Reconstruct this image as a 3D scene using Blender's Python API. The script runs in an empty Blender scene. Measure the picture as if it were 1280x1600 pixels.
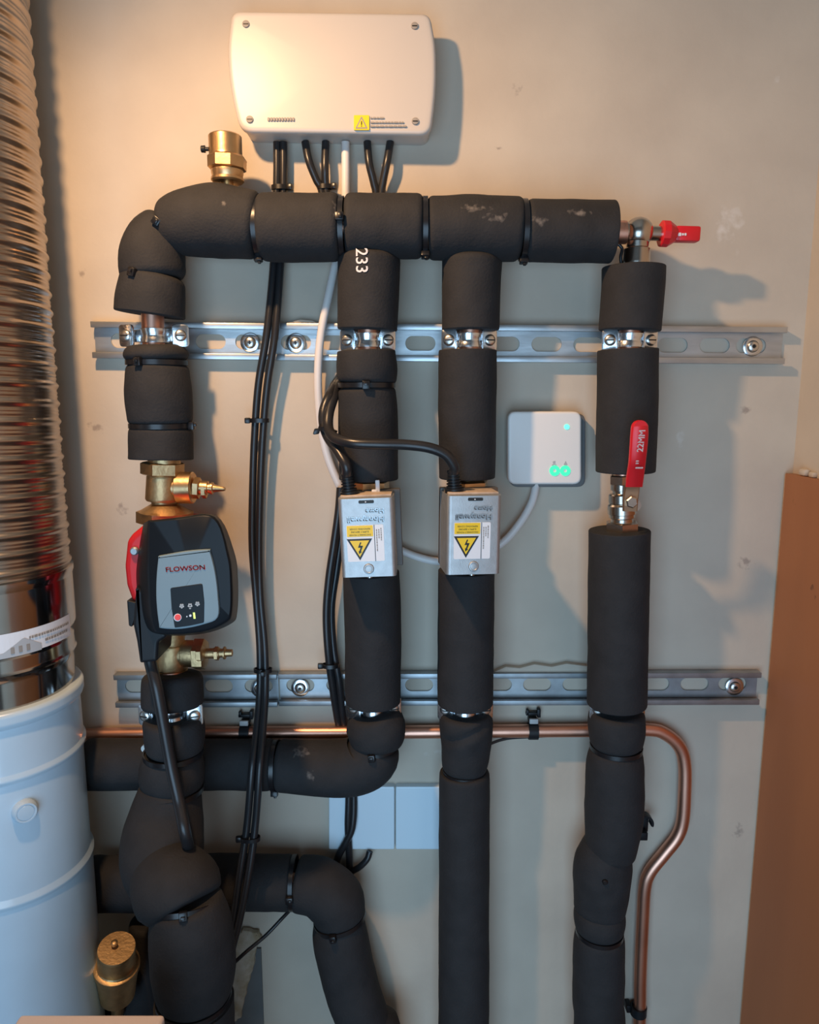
import bpy, bmesh, math, random
from mathutils import Vector, Matrix, noise

random.seed(4)
SC = bpy.context.scene
COL = SC.collection

# ------------------------------------------------------------------ camera
F = 1150.0                      # focal length in pixels of the 1280x1600 frame
TH = math.atan(1150.0 / 7100.0)  # downward pitch
CAM_D = 0.816                   # distance of the lens from the wall
CAM_H = 1.45
cd = bpy.data.cameras.new('camera')
cam = bpy.data.objects.new('camera', cd)
COL.objects.link(cam)
cd.sensor_fit = 'AUTO'
cd.sensor_width = 36.0
cd.lens = 36.0 * F / 1600.0
cd.clip_start = 0.01
cam.location = (0, -CAM_D, CAM_H)
cam.rotation_euler = (math.pi / 2 - TH, 0, 0)
SC.camera = cam

CT, ST = math.cos(TH), math.sin(TH)


def P(px, py, d):
    """point at distance d in front of the wall (the plane y = -d)"""
    u = (px - 640.0) / F
    v = -(py - 800.0) / F
    t = (CAM_D - d) / (CT + v * ST)
    return Vector((u * t, -d, CAM_H + (-ST + v * CT) * t))


def S(py, d):
    """metres per pixel there"""
    v = -(py - 800.0) / F
    return (CAM_D - d) / (CT + v * ST) / F


def under(px, py, d, r=None, z=0.012):
    """pixel-form of the point straight below P(px, py, d) at height z (keeps metre radius)"""
    x = P(px, py, d).x
    k = (z - CAM_H) / (CAM_D - d)          # z/y slope of the ray
    v = (k * CT + ST) / (CT - k * ST)
    qy = 800.0 - F * v
    t = (CAM_D - d) / (CT + v * ST)
    qx = 640.0 + F * x / t
    return (qx, qy, d) if r is None else (qx, qy, d, r * S(py, d) / S(qy, d))


# ------------------------------------------------------------------ light
w = bpy.data.worlds.new('world')
SC.world = w
w.use_nodes = True
w.node_tree.nodes['Background'].inputs[0].default_value = (0.82, 0.88, 0.96, 1)
w.node_tree.nodes['Background'].inputs[1].default_value = 0.07


def light(name, kind, loc, energy, color, **kw):
    l = bpy.data.lights.new(name, kind)
    l.energy = energy
    l.color = color
    for k, v in kw.items():
        setattr(l, k, v)
    o = bpy.data.objects.new(name, l)
    o.location = loc
    COL.objects.link(o)
    return o


lamp = light('warm_ceiling_spotlight', 'SPOT', (-0.272, -0.392, CAM_H + 0.434), 19.0, (1.0, 0.60, 0.30), shadow_soft_size=0.016,
             spot_size=math.radians(171), spot_blend=1.0)
lamp.rotation_euler = (P(1050, 1800, 0) - lamp.location).to_track_quat('-Z', 'Y').to_euler()
sky = light('daylight_from_doorway', 'AREA', (-0.20, -1.40, 1.00), 14.0, (0.45, 0.72, 1.0), shape='RECTANGLE', size=0.9, size_y=1.1)
sky.rotation_euler = (Vector((-0.05, 0.0, 1.12)) - sky.location).to_track_quat('-Z', 'Y').to_euler()

SC.view_settings.view_transform = 'Standard'
SC.view_settings.look = 'None'
SC.view_settings.gamma = 1
SC.view_settings.use_curve_mapping = False
SC.view_settings.exposure = 0.0
SC.cycles.use_denoising = True


# ------------------------------------------------------------------ materials
def mat(name, color, rough=0.5, metal=0.0, noise_amt=0.0, noise_scale=30.0, bump=0.0, bump_scale=200.0,
        coat=0.0, spec=0.5, stretch=None, color2=None, emit=None):
    m = bpy.data.materials.new(name)
    m.use_nodes = True
    nt = m.node_tree
    b = nt.nodes['Principled BSDF']
    b.inputs['Base Color'].default_value = (*color, 1)
    b.inputs['Roughness'].default_value = rough
    b.inputs['Metallic'].default_value = metal
    b.inputs['Specular IOR Level'].default_value = spec
    b.inputs['Coat Weight'].default_value = coat
    geo = nt.nodes.new('ShaderNodeNewGeometry')
    vec = geo.outputs['Position']
    if stretch:
        mp = nt.nodes.new('ShaderNodeMapping')
        mp.inputs['Scale'].default_value = stretch
        nt.links.new(vec, mp.inputs['Vector'])
        vec = mp.outputs['Vector']
    if noise_amt or color2:
        n = nt.nodes.new('ShaderNodeTexNoise')
        n.inputs['Scale'].default_value = noise_scale
        n.inputs['Detail'].default_value = 6
        nt.links.new(vec, n.inputs['Vector'])
        r = nt.nodes.new('ShaderNodeValToRGB')
        c2 = color2 or tuple(c * (1 - noise_amt) for c in color)
        r.color_ramp.elements[0].position = 0.32
        r.color_ramp.elements[1].position = 0.68
        r.color_ramp.elements[0].color = (*c2, 1)
        r.color_ramp.elements[1].color = (*color, 1)
        nt.links.new(n.outputs['Fac'], r.inputs['Fac'])
        nt.links.new(r.outputs['Color'], b.inputs['Base Color'])
    if bump:
        n2 = nt.nodes.new('ShaderNodeTexNoise')
        n2.inputs['Scale'].default_value = bump_scale
        n2.inputs['Detail'].default_value = 5
        nt.links.new(vec, n2.inputs['Vector'])
        bp = nt.nodes.new('ShaderNodeBump')
        bp.inputs['Strength'].default_value = bump
        bp.inputs['Distance'].default_value = 0.002
        nt.links.new(n2.outputs['Fac'], bp.inputs['Height'])
        nt.links.new(bp.outputs['Normal'], b.inputs['Normal'])
    if emit:
        b.inputs['Emission Color'].default_value = (*color, 1)
        b.inputs['Emission Strength'].default_value = emit
    return m


def add_spots(m, spots, color, scale=120.0, thr=0.5, soft=0.06):
    """own-shaped marks (scuffs, stains) round world points: spots = [(point, (rx, ry, rz)), ...]"""
    nt = m.node_tree
    b = nt.nodes['Principled BSDF']
    src = b.inputs['Base Color'].links[0].from_socket if b.inputs['Base Color'].links else None
    geo = nt.nodes.new('ShaderNodeNewGeometry')
    n = nt.nodes.new('ShaderNodeTexNoise')
    n.inputs['Scale'].default_value = scale
    n.inputs['Detail'].default_value = 5
    nt.links.new(geo.outputs['Position'], n.inputs['Vector'])
    acc = None
    for p, rad in spots:
        sub = nt.nodes.new('ShaderNodeVectorMath')
        sub.operation = 'SUBTRACT'
        sub.inputs[1].default_value = p
        nt.links.new(geo.outputs['Position'], sub.inputs[0])
        div = nt.nodes.new('ShaderNodeVectorMath')
        div.operation = 'DIVIDE'
        div.inputs[1].default_value = rad
        nt.links.new(sub.outputs[0], div.inputs[0])
        ln = nt.nodes.new('ShaderNodeVectorMath')
        ln.operation = 'LENGTH'
        nt.links.new(div.outputs[0], ln.inputs[0])
        mr = nt.nodes.new('ShaderNodeMapRange')
        mr.inputs[1].default_value = 0.0
        mr.inputs[2].default_value = 1.0
        mr.inputs[3].default_value = 0.5
        mr.inputs[4].default_value = 0.0
        nt.links.new(ln.outputs['Value'], mr.inputs[0])
        if acc is None:
            acc = mr.outputs[0]
        else:
            mx = nt.nodes.new('ShaderNodeMath')
            mx.operation = 'MAXIMUM'
            nt.links.new(acc, mx.inputs[0])
            nt.links.new(mr.outputs[0], mx.inputs[1])
            acc = mx.outputs[0]
    ad = nt.nodes.new('ShaderNodeMath')
    ad.operation = 'ADD'
    nt.links.new(acc, ad.inputs[0])
    nt.links.new(n.outputs['Fac'], ad.inputs[1])
    mr = nt.nodes.new('ShaderNodeMapRange')
    mr.inputs[1].default_value = thr + 0.25
    mr.inputs[2].default_value = thr + 0.25 + soft
    nt.links.new(ad.outputs[0], mr.inputs[0])
    gate = nt.nodes.new('ShaderNodeMath')
    gate.operation = 'MULTIPLY'
    g2 = nt.nodes.new('ShaderNodeMapRange')
    g2.inputs[1].default_value = 0.0
    g2.inputs[2].default_value = 0.12
    nt.links.new(acc, g2.inputs[0])
    nt.links.new(mr.outputs[0], gate.inputs[0])
    nt.links.new(g2.outputs[0], gate.inputs[1])
    mix = nt.nodes.new('ShaderNodeMix')
    mix.data_type = 'RGBA'
    if src:
        nt.links.new(src, mix.inputs[6])
    else:
        mix.inputs[6].default_value = b.inputs['Base Color'].default_value
    mix.inputs[7].default_value = (*color, 1)
    nt.links.new(gate.outputs[0], mix.inputs[0])
    nt.links.new(mix.outputs[2], b.inputs['Base Color'])


M = {}
M['plaster'] = mat('wall_plaster', (0.60, 0.52, 0.42), 0.9, color2=(0.52, 0.445, 0.36), noise_scale=9.0, bump=0.12, bump_scale=140)
add_spots(M['plaster'], [(P(150, 667, 0), (.022, .03, .012)), (P(807, 140, 0), (.012, .03, .01)), (P(780, 232, 0), (.010, .03, .004)),
                         (P(560, 1525, 0), (.010, .03, .03)), (P(1165, 640, 0), (.014, .03, .010)), (P(190, 795, 0), (.014, .03, .014)),
                         (P(1165, 880, 0), (.018, .03, .014)), (P(128, 425, 0), (.008, .03, .010)), (P(1155, 1300, 0), (.012, .03, .020))],
          (0.36, 0.30, 0.25), scale=150, thr=0.52, soft=0.22)
add_spots(M['plaster'], [(P(1215, 128, 0), (.010, .03, .012)), (P(1140, 350, 0), (.030, .03, .045)), (P(700, 1175, 0), (.05, .03, .012)), (P(1065, 690, 0), (.01, .03, .02))],
          (0.66, 0.60, 0.53), scale=90, thr=0.54, soft=0.25)
M['ply'] = mat('plywood', (0.45, 0.185, 0.070), 0.55, color2=(0.34, 0.13, 0.046), noise_scale=3.0, stretch=(2.0, 2.0, 0.5), bump=0.05, bump_scale=120)
add_spots(M['ply'], [((0.405, -.03 - .05 * i, CAM_H - .12 - .083 * i), (.02, .014, .02)) for i in range(7)], (0.22, 0.085, 0.03), scale=110, thr=0.5)
M['ply_edge'] = mat('plywood_edge', (0.55, 0.35, 0.2), 0.7, noise_amt=0.3, noise_scale=160, stretch=(8, 1, 1))
M['paint'] = mat('ceiling_paint', (0.7, 0.66, 0.6), 0.9, noise_amt=0.05)
M['floor'] = mat('floor_board', (0.30, 0.20, 0.13), 0.7, noise_amt=0.3, noise_scale=6, stretch=(8, 1, 1))
M['foam'] = mat('black_foam', (0.0245, 0.0245, 0.0265), 0.80, noise_amt=0.22, noise_scale=55, bump=0.25, bump_scale=420, spec=0.35)
M['scuffed'] = mat('scuffed_black_foam', (0.0245, 0.0245, 0.0265), 0.80, noise_amt=0.22, noise_scale=55, bump=0.25, bump_scale=420, spec=0.35)
add_spots(M['scuffed'], [(P(740, 327, .082), (.028, .02, .007)), (P(775, 340, .087), (.022, .02, .007)), (P(845, 345, .087), (.014, .02, .009)), (P(905, 333, .083), (.018, .02, .006)),
                         (P(525, 330, .083), (.006, .02, .018)), (P(352, 322, .082), (.004, .02, .005)), (P(470, 1180, .071), (.020, .03, .012)), (P(445, 1165, .063), (.02, .03, .005)),
                         (P(485, 1210, .073), (.010, .03, .010))], (0.17, 0.15, 0.135), scale=170, thr=0.5, soft=0.32)
M['brass'] = mat('brass', (0.78, 0.51, 0.26), 0.36, 1.0, noise_amt=0.2, noise_scale=60, bump=0.06, bump_scale=300)
M['castbrass'] = mat('cast_brass', (0.64, 0.43, 0.22), 0.45, 1.0, noise_amt=0.25, noise_scale=80, bump=0.15, bump_scale=350)
M['nickel'] = mat('nickel_plate', (0.56, 0.49, 0.42), 0.24, 1.0, noise_amt=0.15)
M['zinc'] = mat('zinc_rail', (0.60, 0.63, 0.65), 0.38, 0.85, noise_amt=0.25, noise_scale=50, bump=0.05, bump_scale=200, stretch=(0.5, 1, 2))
M['zincdark'] = mat('darker_zinc_rail', (0.42, 0.45, 0.47), 0.45, 0.8, noise_amt=0.3, noise_scale=40)  # darker zinc tone for the lower rails and the pump bolt
M['clamp'] = mat('bright_zinc', (0.80, 0.84, 0.88), 0.22, 1.0, noise_amt=0.12, noise_scale=120, bump=0.1, bump_scale=150)
M['steel'] = mat('brushed_steel', (0.50, 0.515, 0.52), 0.50, 0.80, noise_amt=0.12, noise_scale=150, bump=0.10, bump_scale=900)
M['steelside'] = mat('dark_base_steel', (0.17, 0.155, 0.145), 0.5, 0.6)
M['screw'] = mat('screw_steel', (0.70, 0.68, 0.64), 0.3, 1.0)
M['copper'] = mat('copper', (0.86, 0.45, 0.32), 0.38, 1.0, noise_amt=0.25, noise_scale=40, stretch=(0.4, 1, 0.4))
M['cable'] = mat('black_cable', (0.018, 0.018, 0.020), 0.32, spec=0.5)
M['blackplastic'] = mat('black_plastic', (0.013, 0.015, 0.018), 0.4, spec=0.25, noise_amt=0.1)
M['tie'] = mat('black_nylon', (0.010, 0.010, 0.012), 0.30)
M['pumpblack'] = mat('pump_black', (0.010, 0.013, 0.017), 0.42, spec=0.18)
M['white'] = mat('white_plastic', (0.80, 0.78, 0.75), 0.35)
M['boxwhite'] = mat('box_white', (0.55, 0.505, 0.46), 0.36)
M['whitecable'] = mat('white_cable', (0.74, 0.70, 0.67), 0.4)
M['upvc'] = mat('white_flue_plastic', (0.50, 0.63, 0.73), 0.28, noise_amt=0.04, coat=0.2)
M['flue'] = mat('corrugated_aluminium', (0.50, 0.42, 0.35), 0.28, 1.0, noise_amt=0.25, noise_scale=25)
M['fluesmooth'] = mat('smooth_flue_steel', (0.46, 0.44, 0.42), 0.13, 1.0, noise_amt=0.12, noise_scale=30)
M['lever'] = mat('plated_lever_steel', (0.40, 0.24, 0.14), 0.38, 0.85, noise_amt=0.15)
M['red'] = mat('red_plastic', (0.66, 0.012, 0.02), 0.35)
M['redcast'] = mat('red_paint', (0.60, 0.015, 0.02), 0.4, noise_amt=0.1)
M['greyface'] = mat('pump_grey_face', (0.20, 0.28, 0.32), 0.5, noise_amt=0.04)
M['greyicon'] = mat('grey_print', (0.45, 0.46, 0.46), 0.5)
M['greybase'] = mat('grey_base_plastic', (0.13, 0.13, 0.13), 0.5)
M['yellow'] = mat('yellow_print', (0.90, 0.60, 0.01), 0.45)
M['black'] = mat('black_print', (0.012, 0.011, 0.010), 0.5)
M['label'] = mat('white_label', (0.80, 0.81, 0.84), 0.45)
M['clearlabel'] = mat('grey_clear_label', (0.48, 0.50, 0.52), 0.4, noise_amt=0.1)
M['ink'] = mat('faded_ink', (0.30, 0.27, 0.24), 0.6)
M['palepink'] = mat('pale_enamel', (0.66, 0.56, 0.52), 0.45)
M['beige'] = mat('beige_resin', (0.62, 0.50, 0.40), 0.6, noise_amt=0.3, noise_scale=150)
M['green'] = mat('green_led', (0.05, 0.95, 0.45), 0.4, emit=0.55)
M['greenled'] = mat('green_status_led', (0.15, 1.0, 0.62), 0.4, emit=0.9)
M['redled'] = mat('red_button', (0.80, 0.05, 0.04), 0.4, emit=0.15)
M['greenyellow'] = mat('lit_digit', (0.75, 0.85, 0.45), 0.4, emit=0.4)
M['rawplaster'] = mat('broken_plaster', (0.52, 0.46, 0.38), 0.95, color2=(0.34, 0.27, 0.17), noise_scale=70, bump=0.8, bump_scale=120)
M['recess'] = mat('dark_grey_board', (0.15, 0.16, 0.16), 0.7, noise_amt=0.15)
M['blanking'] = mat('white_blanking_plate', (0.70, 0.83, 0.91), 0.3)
M['redprint'] = mat('red_print', (0.75, 0.04, 0.04), 0.5)
M['palegrey'] = mat('pale_print', (0.75, 0.70, 0.72), 0.5)


# ------------------------------------------------------------------ mesh helpers
class MB:
    def __init__(self):
        self.v, self.f = [], []

    def add(self, vs, fs):
        o = len(self.v)
        self.v += [Vector(q) for q in vs]
        self.f += [tuple(i + o for i in f) for f in fs]
        return self


OFF = {}


def build(name, mb, m, parent=None, smooth=38, off=None):
    o0 = OFF[parent.name] if parent else (Vector(off) if off else Vector((0, 0, 0)))
    me = bpy.data.meshes.new(name)
    me.from_pydata([tuple(q - o0) for q in mb.v], [], mb.f)
    me.validate()
    bm = bmesh.new()
    bm.from_mesh(me)
    bmesh.ops.recalc_face_normals(bm, faces=bm.faces)
    bm.to_mesh(me)
    bm.free()
    if smooth:
        me.polygons.foreach_set('use_smooth', [True] * len(me.polygons))
        me.set_sharp_from_angle(angle=math.radians(smooth))
    me.materials.append(M[m] if isinstance(m, str) else m)
    o = bpy.data.objects.new(name, me)
    COL.objects.link(o)
    if parent:
        o.parent = parent
    else:
        o.location = o0
    OFF[o.name] = o0
    return o


def tag(o, label, cat, group=None):
    o['label'] = label
    o['category'] = cat
    if group:
        o['group'] = group
    return o


def thing(name, label, cat, loc, group=None):
    o = bpy.data.objects.new(name, None)
    o.empty_display_size = 0.02
    COL.objects.link(o)
    o.location = loc
    OFF[o.name] = Vector(loc)
    return tag(o, label, cat, group)


def struct(o):
    o['kind'] = 'structure'
    return o


def rbox(mb, c, size, bev=0.0, rot=None, seg=2):
    bm = bmesh.new()
    bmesh.ops.create_cube(bm, size=1)
    for q in bm.verts:
        q.co = Vector((q.co.x * size[0], q.co.y * size[1], q.co.z * size[2]))
    if bev:
        bmesh.ops.bevel(bm, geom=list(bm.edges), offset=bev, segments=seg, profile=0.5, affect='EDGES')
    bm.verts.ensure_lookup_table()
    R = rot if rot else Matrix.Identity(3)
    vs = [R @ q.co + Vector(c) for q in bm.verts]
    fs = [[q.index for q in f.verts] for f in bm.faces]
    bm.free()
    return mb.add(vs, fs)


def frame(axis, ref=None):
    a = axis.normalized()
    r = ref or (Vector((0, -1, 0)) if abs(a.y) < 0.9 else Vector((0, 0, 1)))
    x = (r - a * r.dot(a)).normalized()
    return x, a.cross(x), a


def lathe(mb, org, axis, prof, seg=32, closed=False, phase=0.0, ref=None):
    """prof = [(t, r), ...] along axis from org"""
    x, y, a = frame(Vector(axis), ref)
    if not closed:      # support rings keep long straight runs flat-shaded along their length
        p2 = [prof[0]]
        for (t0, r0), (t1, r1) in zip(prof, prof[1:]):
            L_ = math.hypot(t1 - t0, r1 - r0)
            if L_ > .006:
                for f_ in (.0012 / L_, 1 - .0012 / L_):
                    p2.append((t0 + (t1 - t0) * f_, r0 + (r1 - r0) * f_))
            p2.append((t1, r1))
        prof = p2
    n = len(prof)
    vs = []
    for t, r in prof:
        for i in range(seg):
            an = phase + 2 * math.pi * i / seg
            vs.append(Vector(org) + a * t + (x * math.cos(an) + y * math.sin(an)) * r)
    fs = []
    for j in range(n if closed else n - 1):
        k = (j + 1) % n
        for i in range(seg):
            i2 = (i + 1) % seg
            fs.append((j * seg + i, j * seg + i2, k * seg + i2, k * seg + i))
    if not closed:
        fs.append(tuple(range(seg)))
        fs.append(tuple((n - 1) * seg + i for i in range(seg)))
    return mb.add(vs, fs)


def lathe2(mb, p0, p1, rs, seg=32, phase=0.0, ref=None):
    """lathe from p0 to p1, rs = [(fraction, radius)]"""
    p0, p1 = Vector(p0), Vector(p1)
    L = (p1 - p0).length
    return lathe(mb, p0, p1 - p0, [(f * L, r) for f, r in rs], seg, False, phase, ref)


def hexnut(mb, p0, p1, r, ref=None, phase=math.pi / 6):
    return lathe2(mb, p0, p1, [(0, r * .88), (.10, r), (.90, r), (1, r * .88)], 6, phase, ref)


def catmull(pts, n):
    """pts: list of equal-length tuples"""
    if len(pts) == 2:
        pts = [pts[0], tuple((a + b) / 2 for a, b in zip(*pts)), pts[1]]
    ext = [tuple(2 * a - b for a, b in zip(pts[0], pts[1]))] + list(pts) + [tuple(2 * a - b for a, b in zip(pts[-1], pts[-2]))]
    out = []
    for i in range(1, len(ext) - 2):
        p0, p1, p2, p3 = ext[i - 1:i + 3]
        for k in range(n):
            t = k / n
            out.append(tuple(.5 * ((2 * b) + (-a + c) * t + (2 * a - 5 * b + 4 * c - d) * t * t + (-a + 3 * b - 3 * c + d) * t ** 3)
                             for a, b, c, d in zip(p0, p1, p2, p3)))
    out.append(tuple(pts[-1]))
    return out


def sweep(mb, path, rad, seg=14, cap=True, wob=0.0, wscale=30.0):
    """tube through path (Vectors) with parallel-transported frame"""
    n = len(path)
    tang = []
    for i in range(n):
        a, b = path[max(0, i - 1)], path[min(n - 1, i + 1)]
        tang.append((b - a).normalized())
    x, y, _ = frame(tang[0])
    vs = []
    for i in range(n):
        t = tang[i]
        x = (x - t * x.dot(t)).normalized()
        y = t.cross(x)
        for k in range(seg):
            an = 2 * math.pi * k / seg
            dvec = x * math.cos(an) + y * math.sin(an)
            r = rad[i]
            q = path[i] + dvec * r
            if wob:
                q = q + dvec * (wob * noise.noise(q * wscale) + .35 * wob * noise.noise(q * wscale * 2.7))
            vs.append(q)
    fs = []
    for j in range(n - 1):
        for k in range(seg):
            k2 = (k + 1) % seg
            fs.append((j * seg + k, j * seg + k2, (j + 1) * seg + k2, (j + 1) * seg + k))
    if cap:
        fs.append(tuple(range(seg)))
        fs.append(tuple((n - 1) * seg + k for k in range(seg)))
    return mb.add(vs, fs)


def px_path(pts, n):
    return [P(a, b, c) for a, b, c in catmull([tuple(map(float, p[:3])) for p in pts], n)]


def sleeve(parent, pts, ends='rr', m='foam', er=0.0065, wob=0.0011, fold=None):
    """foam sleeve: pts = [(px, py, d, radius_px), ...]"""
    q = [(*P(a, b, c), r * S(b, c)) for a, b, c, r in pts]
    q = catmull(q, 24)
    # dense resample by arc length so that the end rounding is smooth
    pos = [Vector(k[:3]) for k in q]
    L = [0.0]
    for a, b in zip(pos, pos[1:]):
        L.append(L[-1] + (b - a).length)
    tot = L[-1]
    e0 = er if ends[0] == 'r' else 0.0015
    e1 = er if ends[1] == 'r' else 0.0015
    ss = [e0 * (1 - math.cos(i / 6 * math.pi / 2)) for i in range(6)]
    mid = max(6, int((tot - e0 - e1) / 0.004))
    ss += [e0 + (tot - e0 - e1) * i / mid for i in range(mid + 1)]
    ss += [tot - e1 * (1 - math.cos(i / 6 * math.pi / 2)) for i in range(5, -1, -1)]
    path, rad = [], []
    j = 0
    for s in ss:
        s = min(max(s, 0), tot)
        while j < len(L) - 2 and L[j + 1] < s:
            j += 1
        t = (s - L[j]) / max(1e-9, L[j + 1] - L[j])
        path.append(pos[j].lerp(pos[j + 1], t))
        r = q[j][3] * (1 - t) + q[j + 1][3] * t
        for e, dd in ((e0, s), (e1, tot - s)):
            if dd < e:
                r -= (e - math.sqrt(max(0, e * e - (e - dd) ** 2))) * .9
        rad.append(max(r, 0.004))
    mb = MB()
    sweep(mb, path, rad, 44, True, wob, 26.0)
    if fold:
        for v in mb.v:
            for (c, nrm, wd, dep) in fold:
                dist = (v - c).dot(nrm)
                v += Vector((0, dep * math.exp(-(dist / wd) ** 2), 0)) * (1 if v.y < -.050 else 0)
    return build('insulation_sleeve', mb, m, parent, smooth=50)


def tie(parent, c, axis, r, head=None, name='cable_tie', wdt=0.0024):
    """nylon tie: c = point on axis, head = direction (Vector) in which the tie's head sits"""
    mb = MB()
    a = Vector(axis).normalized()
    lathe(mb, Vector(c) - a * wdt, a, [(0, r - .0010), (0, r + .0006), (2 * wdt, r + .0006), (2 * wdt, r - .0010)], 40, True)
    if head is not None:
        h = Vector(head)
        h = (h - a * h.dot(a)).normalized()
        R = Matrix((h, a.cross(h), a)).transposed()
        rbox(mb, Vector(c) + h * (r + .0026), (.0060, .0075, .0080), .0008, R)
        rbox(mb, Vector(c) + h * (r + .0050) + a * .001, (.0050, .0040, .0030), .0005, R)
    return build(name, mb, 'tie', parent)


def inner_pipe(parent, pts, r=0.011, m='copper', name='copper_pipe'):
    path = px_path(pts, 10)
    mb = MB()
    sweep(mb, path, [r] * len(path), 18)
    return build(name, mb, m, parent)


def inset(loop, b):
    n = len(loop)
    area = sum(loop[i][0] * loop[(i + 1) % n][1] - loop[(i + 1) % n][0] * loop[i][1] for i in range(n))
    sg = 1 if area > 0 else -1
    out = []
    for i in range(n):
        p, q, r = loop[i - 1], loop[i], loop[(i + 1) % n]
        d1 = Vector((q[0] - p[0], q[1] - p[1])).normalized()
        d2 = Vector((r[0] - q[0], r[1] - q[1])).normalized()
        nn = (Vector((-d1.y, d1.x)) + Vector((-d2.y, d2.x)))
        if nn.length < 1e-6:
            nn = Vector((-d1.y, d1.x))
        nn.normalize()
        out.append((q[0] + nn.x * b * sg, q[1] + nn.y * b * sg))
    return out


def prism(mb, loop, y0, y1, bev=0.0, steps=3, dome=0.0):
    """extrude an xz outline from y0 (back) to y1 (front, smaller y), front edge rounded"""
    rings = [[(x, y0, z) for x, z in loop]]
    if bev:
        for k in range(steps + 1):
            a = k / steps * math.pi / 2
            lp = inset(loop, bev * (1 - math.cos(a)))
            yy = y1 + bev * (1 - math.sin(a))
            rings.append([(x, yy, z) for x, z in lp])
        if bev > .0009:
            base = rings[-1]
            mx_, mz_ = sum(q[0] for q in base) / len(base), sum(q[2] for q in base) / len(base)
            rings.append([(mx_ + (q[0] - mx_) * .972, y1, mz_ + (q[2] - mz_) * .972) for q in base])
    else:
        rings.append([(x, y1, z) for x, z in loop])
    if dome:
        cx = sum(q[0] for q in rings[-1]) / len(loop)
        cz = sum(q[2] for q in rings[-1]) / len(loop)
        base = rings[-1]
        for f in (.8, .55, .3):
            rings.append([(cx + (x - cx) * f, y1 - dome * (1 - f * f), cz + (z - cz) * f) for x, _, z in base])
    n = len(loop)
    vs = [q for r in rings for q in r]
    fs = []
    for j in range(len(rings) - 1):
        for i in range(n):
            k = (i + 1) % n
            fs.append((j * n + i, j * n + k, (j + 1) * n + k, (j + 1) * n + i))
    fs.append(tuple(range(n)))
    fs.append(tuple((len(rings) - 1) * n + i for i in range(n)))
    return mb.add(vs, fs)


def pxloop(pts, d):
    return [(P(a, b, d).x, P(a, b, d).z) for a, b in pts]


def round_poly(pts, r, n=5):
    out = []
    m = len(pts)
    for i in range(m):
        p, q, s = Vector(pts[i - 1]), Vector(pts[i]), Vector(pts[(i + 1) % m])
        rr = r[i] if isinstance(r, (list, tuple)) else r
        a = q + (p - q).normalized() * rr
        b = q + (s - q).normalized() * rr
        for k in range(n + 1):
            t = k / n
            w_ = a * (1 - t) ** 2 + q * 2 * t * (1 - t) + b * t * t
            out.append((w_.x, w_.y))
    return out


def rrect(x0, y0, x1, y1, r):
    return round_poly([(x0, y0), (x1, y0), (x1, y1), (x0, y1)], r)


def circ(cx, cy, r, n=24):
    return [(cx + r * math.cos(2 * math.pi * i / n), cy + r * math.sin(2 * math.pi * i / n)) for i in range(n)]


_fc = {}


def text_verts(s):
    if s in _fc:
        return _fc[s]
    c = bpy.data.curves.new('t', 'FONT')
    c.body = s
    c.align_x = 'CENTER'
    c.align_y = 'CENTER'
    c.resolution_u = 3
    o = bpy.data.objects.new('t', c)
    COL.objects.link(o)
    bpy.context.view_layer.update()
    dg = bpy.context.evaluated_depsgraph_get()
    me = bpy.data.meshes.new_from_object(o.evaluated_get(dg))
    vs = [q.co.copy() for q in me.vertices]
    fs = [tuple(p.vertices) for p in me.polygons]
    bpy.data.objects.remove(o)
    bpy.data.curves.remove(c)
    bpy.data.meshes.remove(me)
    x0, x1 = min(q.x for q in vs), max(q.x for q in vs)
    y0, y1 = min(q.y for q in vs), max(q.y for q in vs)
    vs = [((q.x - (x0 + x1) / 2) / (x1 - x0), (q.y - (y0 + y1) / 2) / (y1 - y0)) for q in vs]
    _fc[s] = (vs, fs)
    return _fc[s]


def lettering(mb, s, fn, width, height, bold=0.0):
    """fn maps (x, y) in metres of the text plane to a world point"""
    vs, fs = text_verts(s)
    mb.add([fn(x * width, y * height) for x, y in vs], fs)
    if bold:
        mb.add([fn(x * width + bold, y * height) for x, y in vs], fs)
        mb.add([fn(x * width, y * height + bold) for x, y in vs], fs)
    return mb


# ------------------------------------------------------------------ the setting
XR = 0.427
XL = -0.86
mb = MB()
rbox(mb, ((XL + XR) / 2, 0.05, 1.1), (XR - XL + .3, 0.1, 2.3))
wall = struct(build('wall_back', mb, 'plaster', None, 0))
mb = MB()
rbox(mb, (XR + .05, -0.60, 1.1), (0.1, 1.2, 2.3))
struct(build('wall_right', mb, 'plaster', None, 0))
mb = MB()
rbox(mb, (XL - .05, -0.16, 1.1), (0.1, 0.32, 2.3))
struct(build('wall_left', mb, 'plaster', None, 0))
mb = MB()
rbox(mb, (-.2, -1.2, -0.04), (3.4, 2.6, 0.08))
struct(build('floor', mb, 'floor', None, 0))
mb = MB()
rbox(mb, ((XL + XR) / 2, -0.55, 2.28), (XR - XL + .3, 1.3, 0.06))
struct(build('ceiling', mb, 'paint', None, 0))

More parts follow.
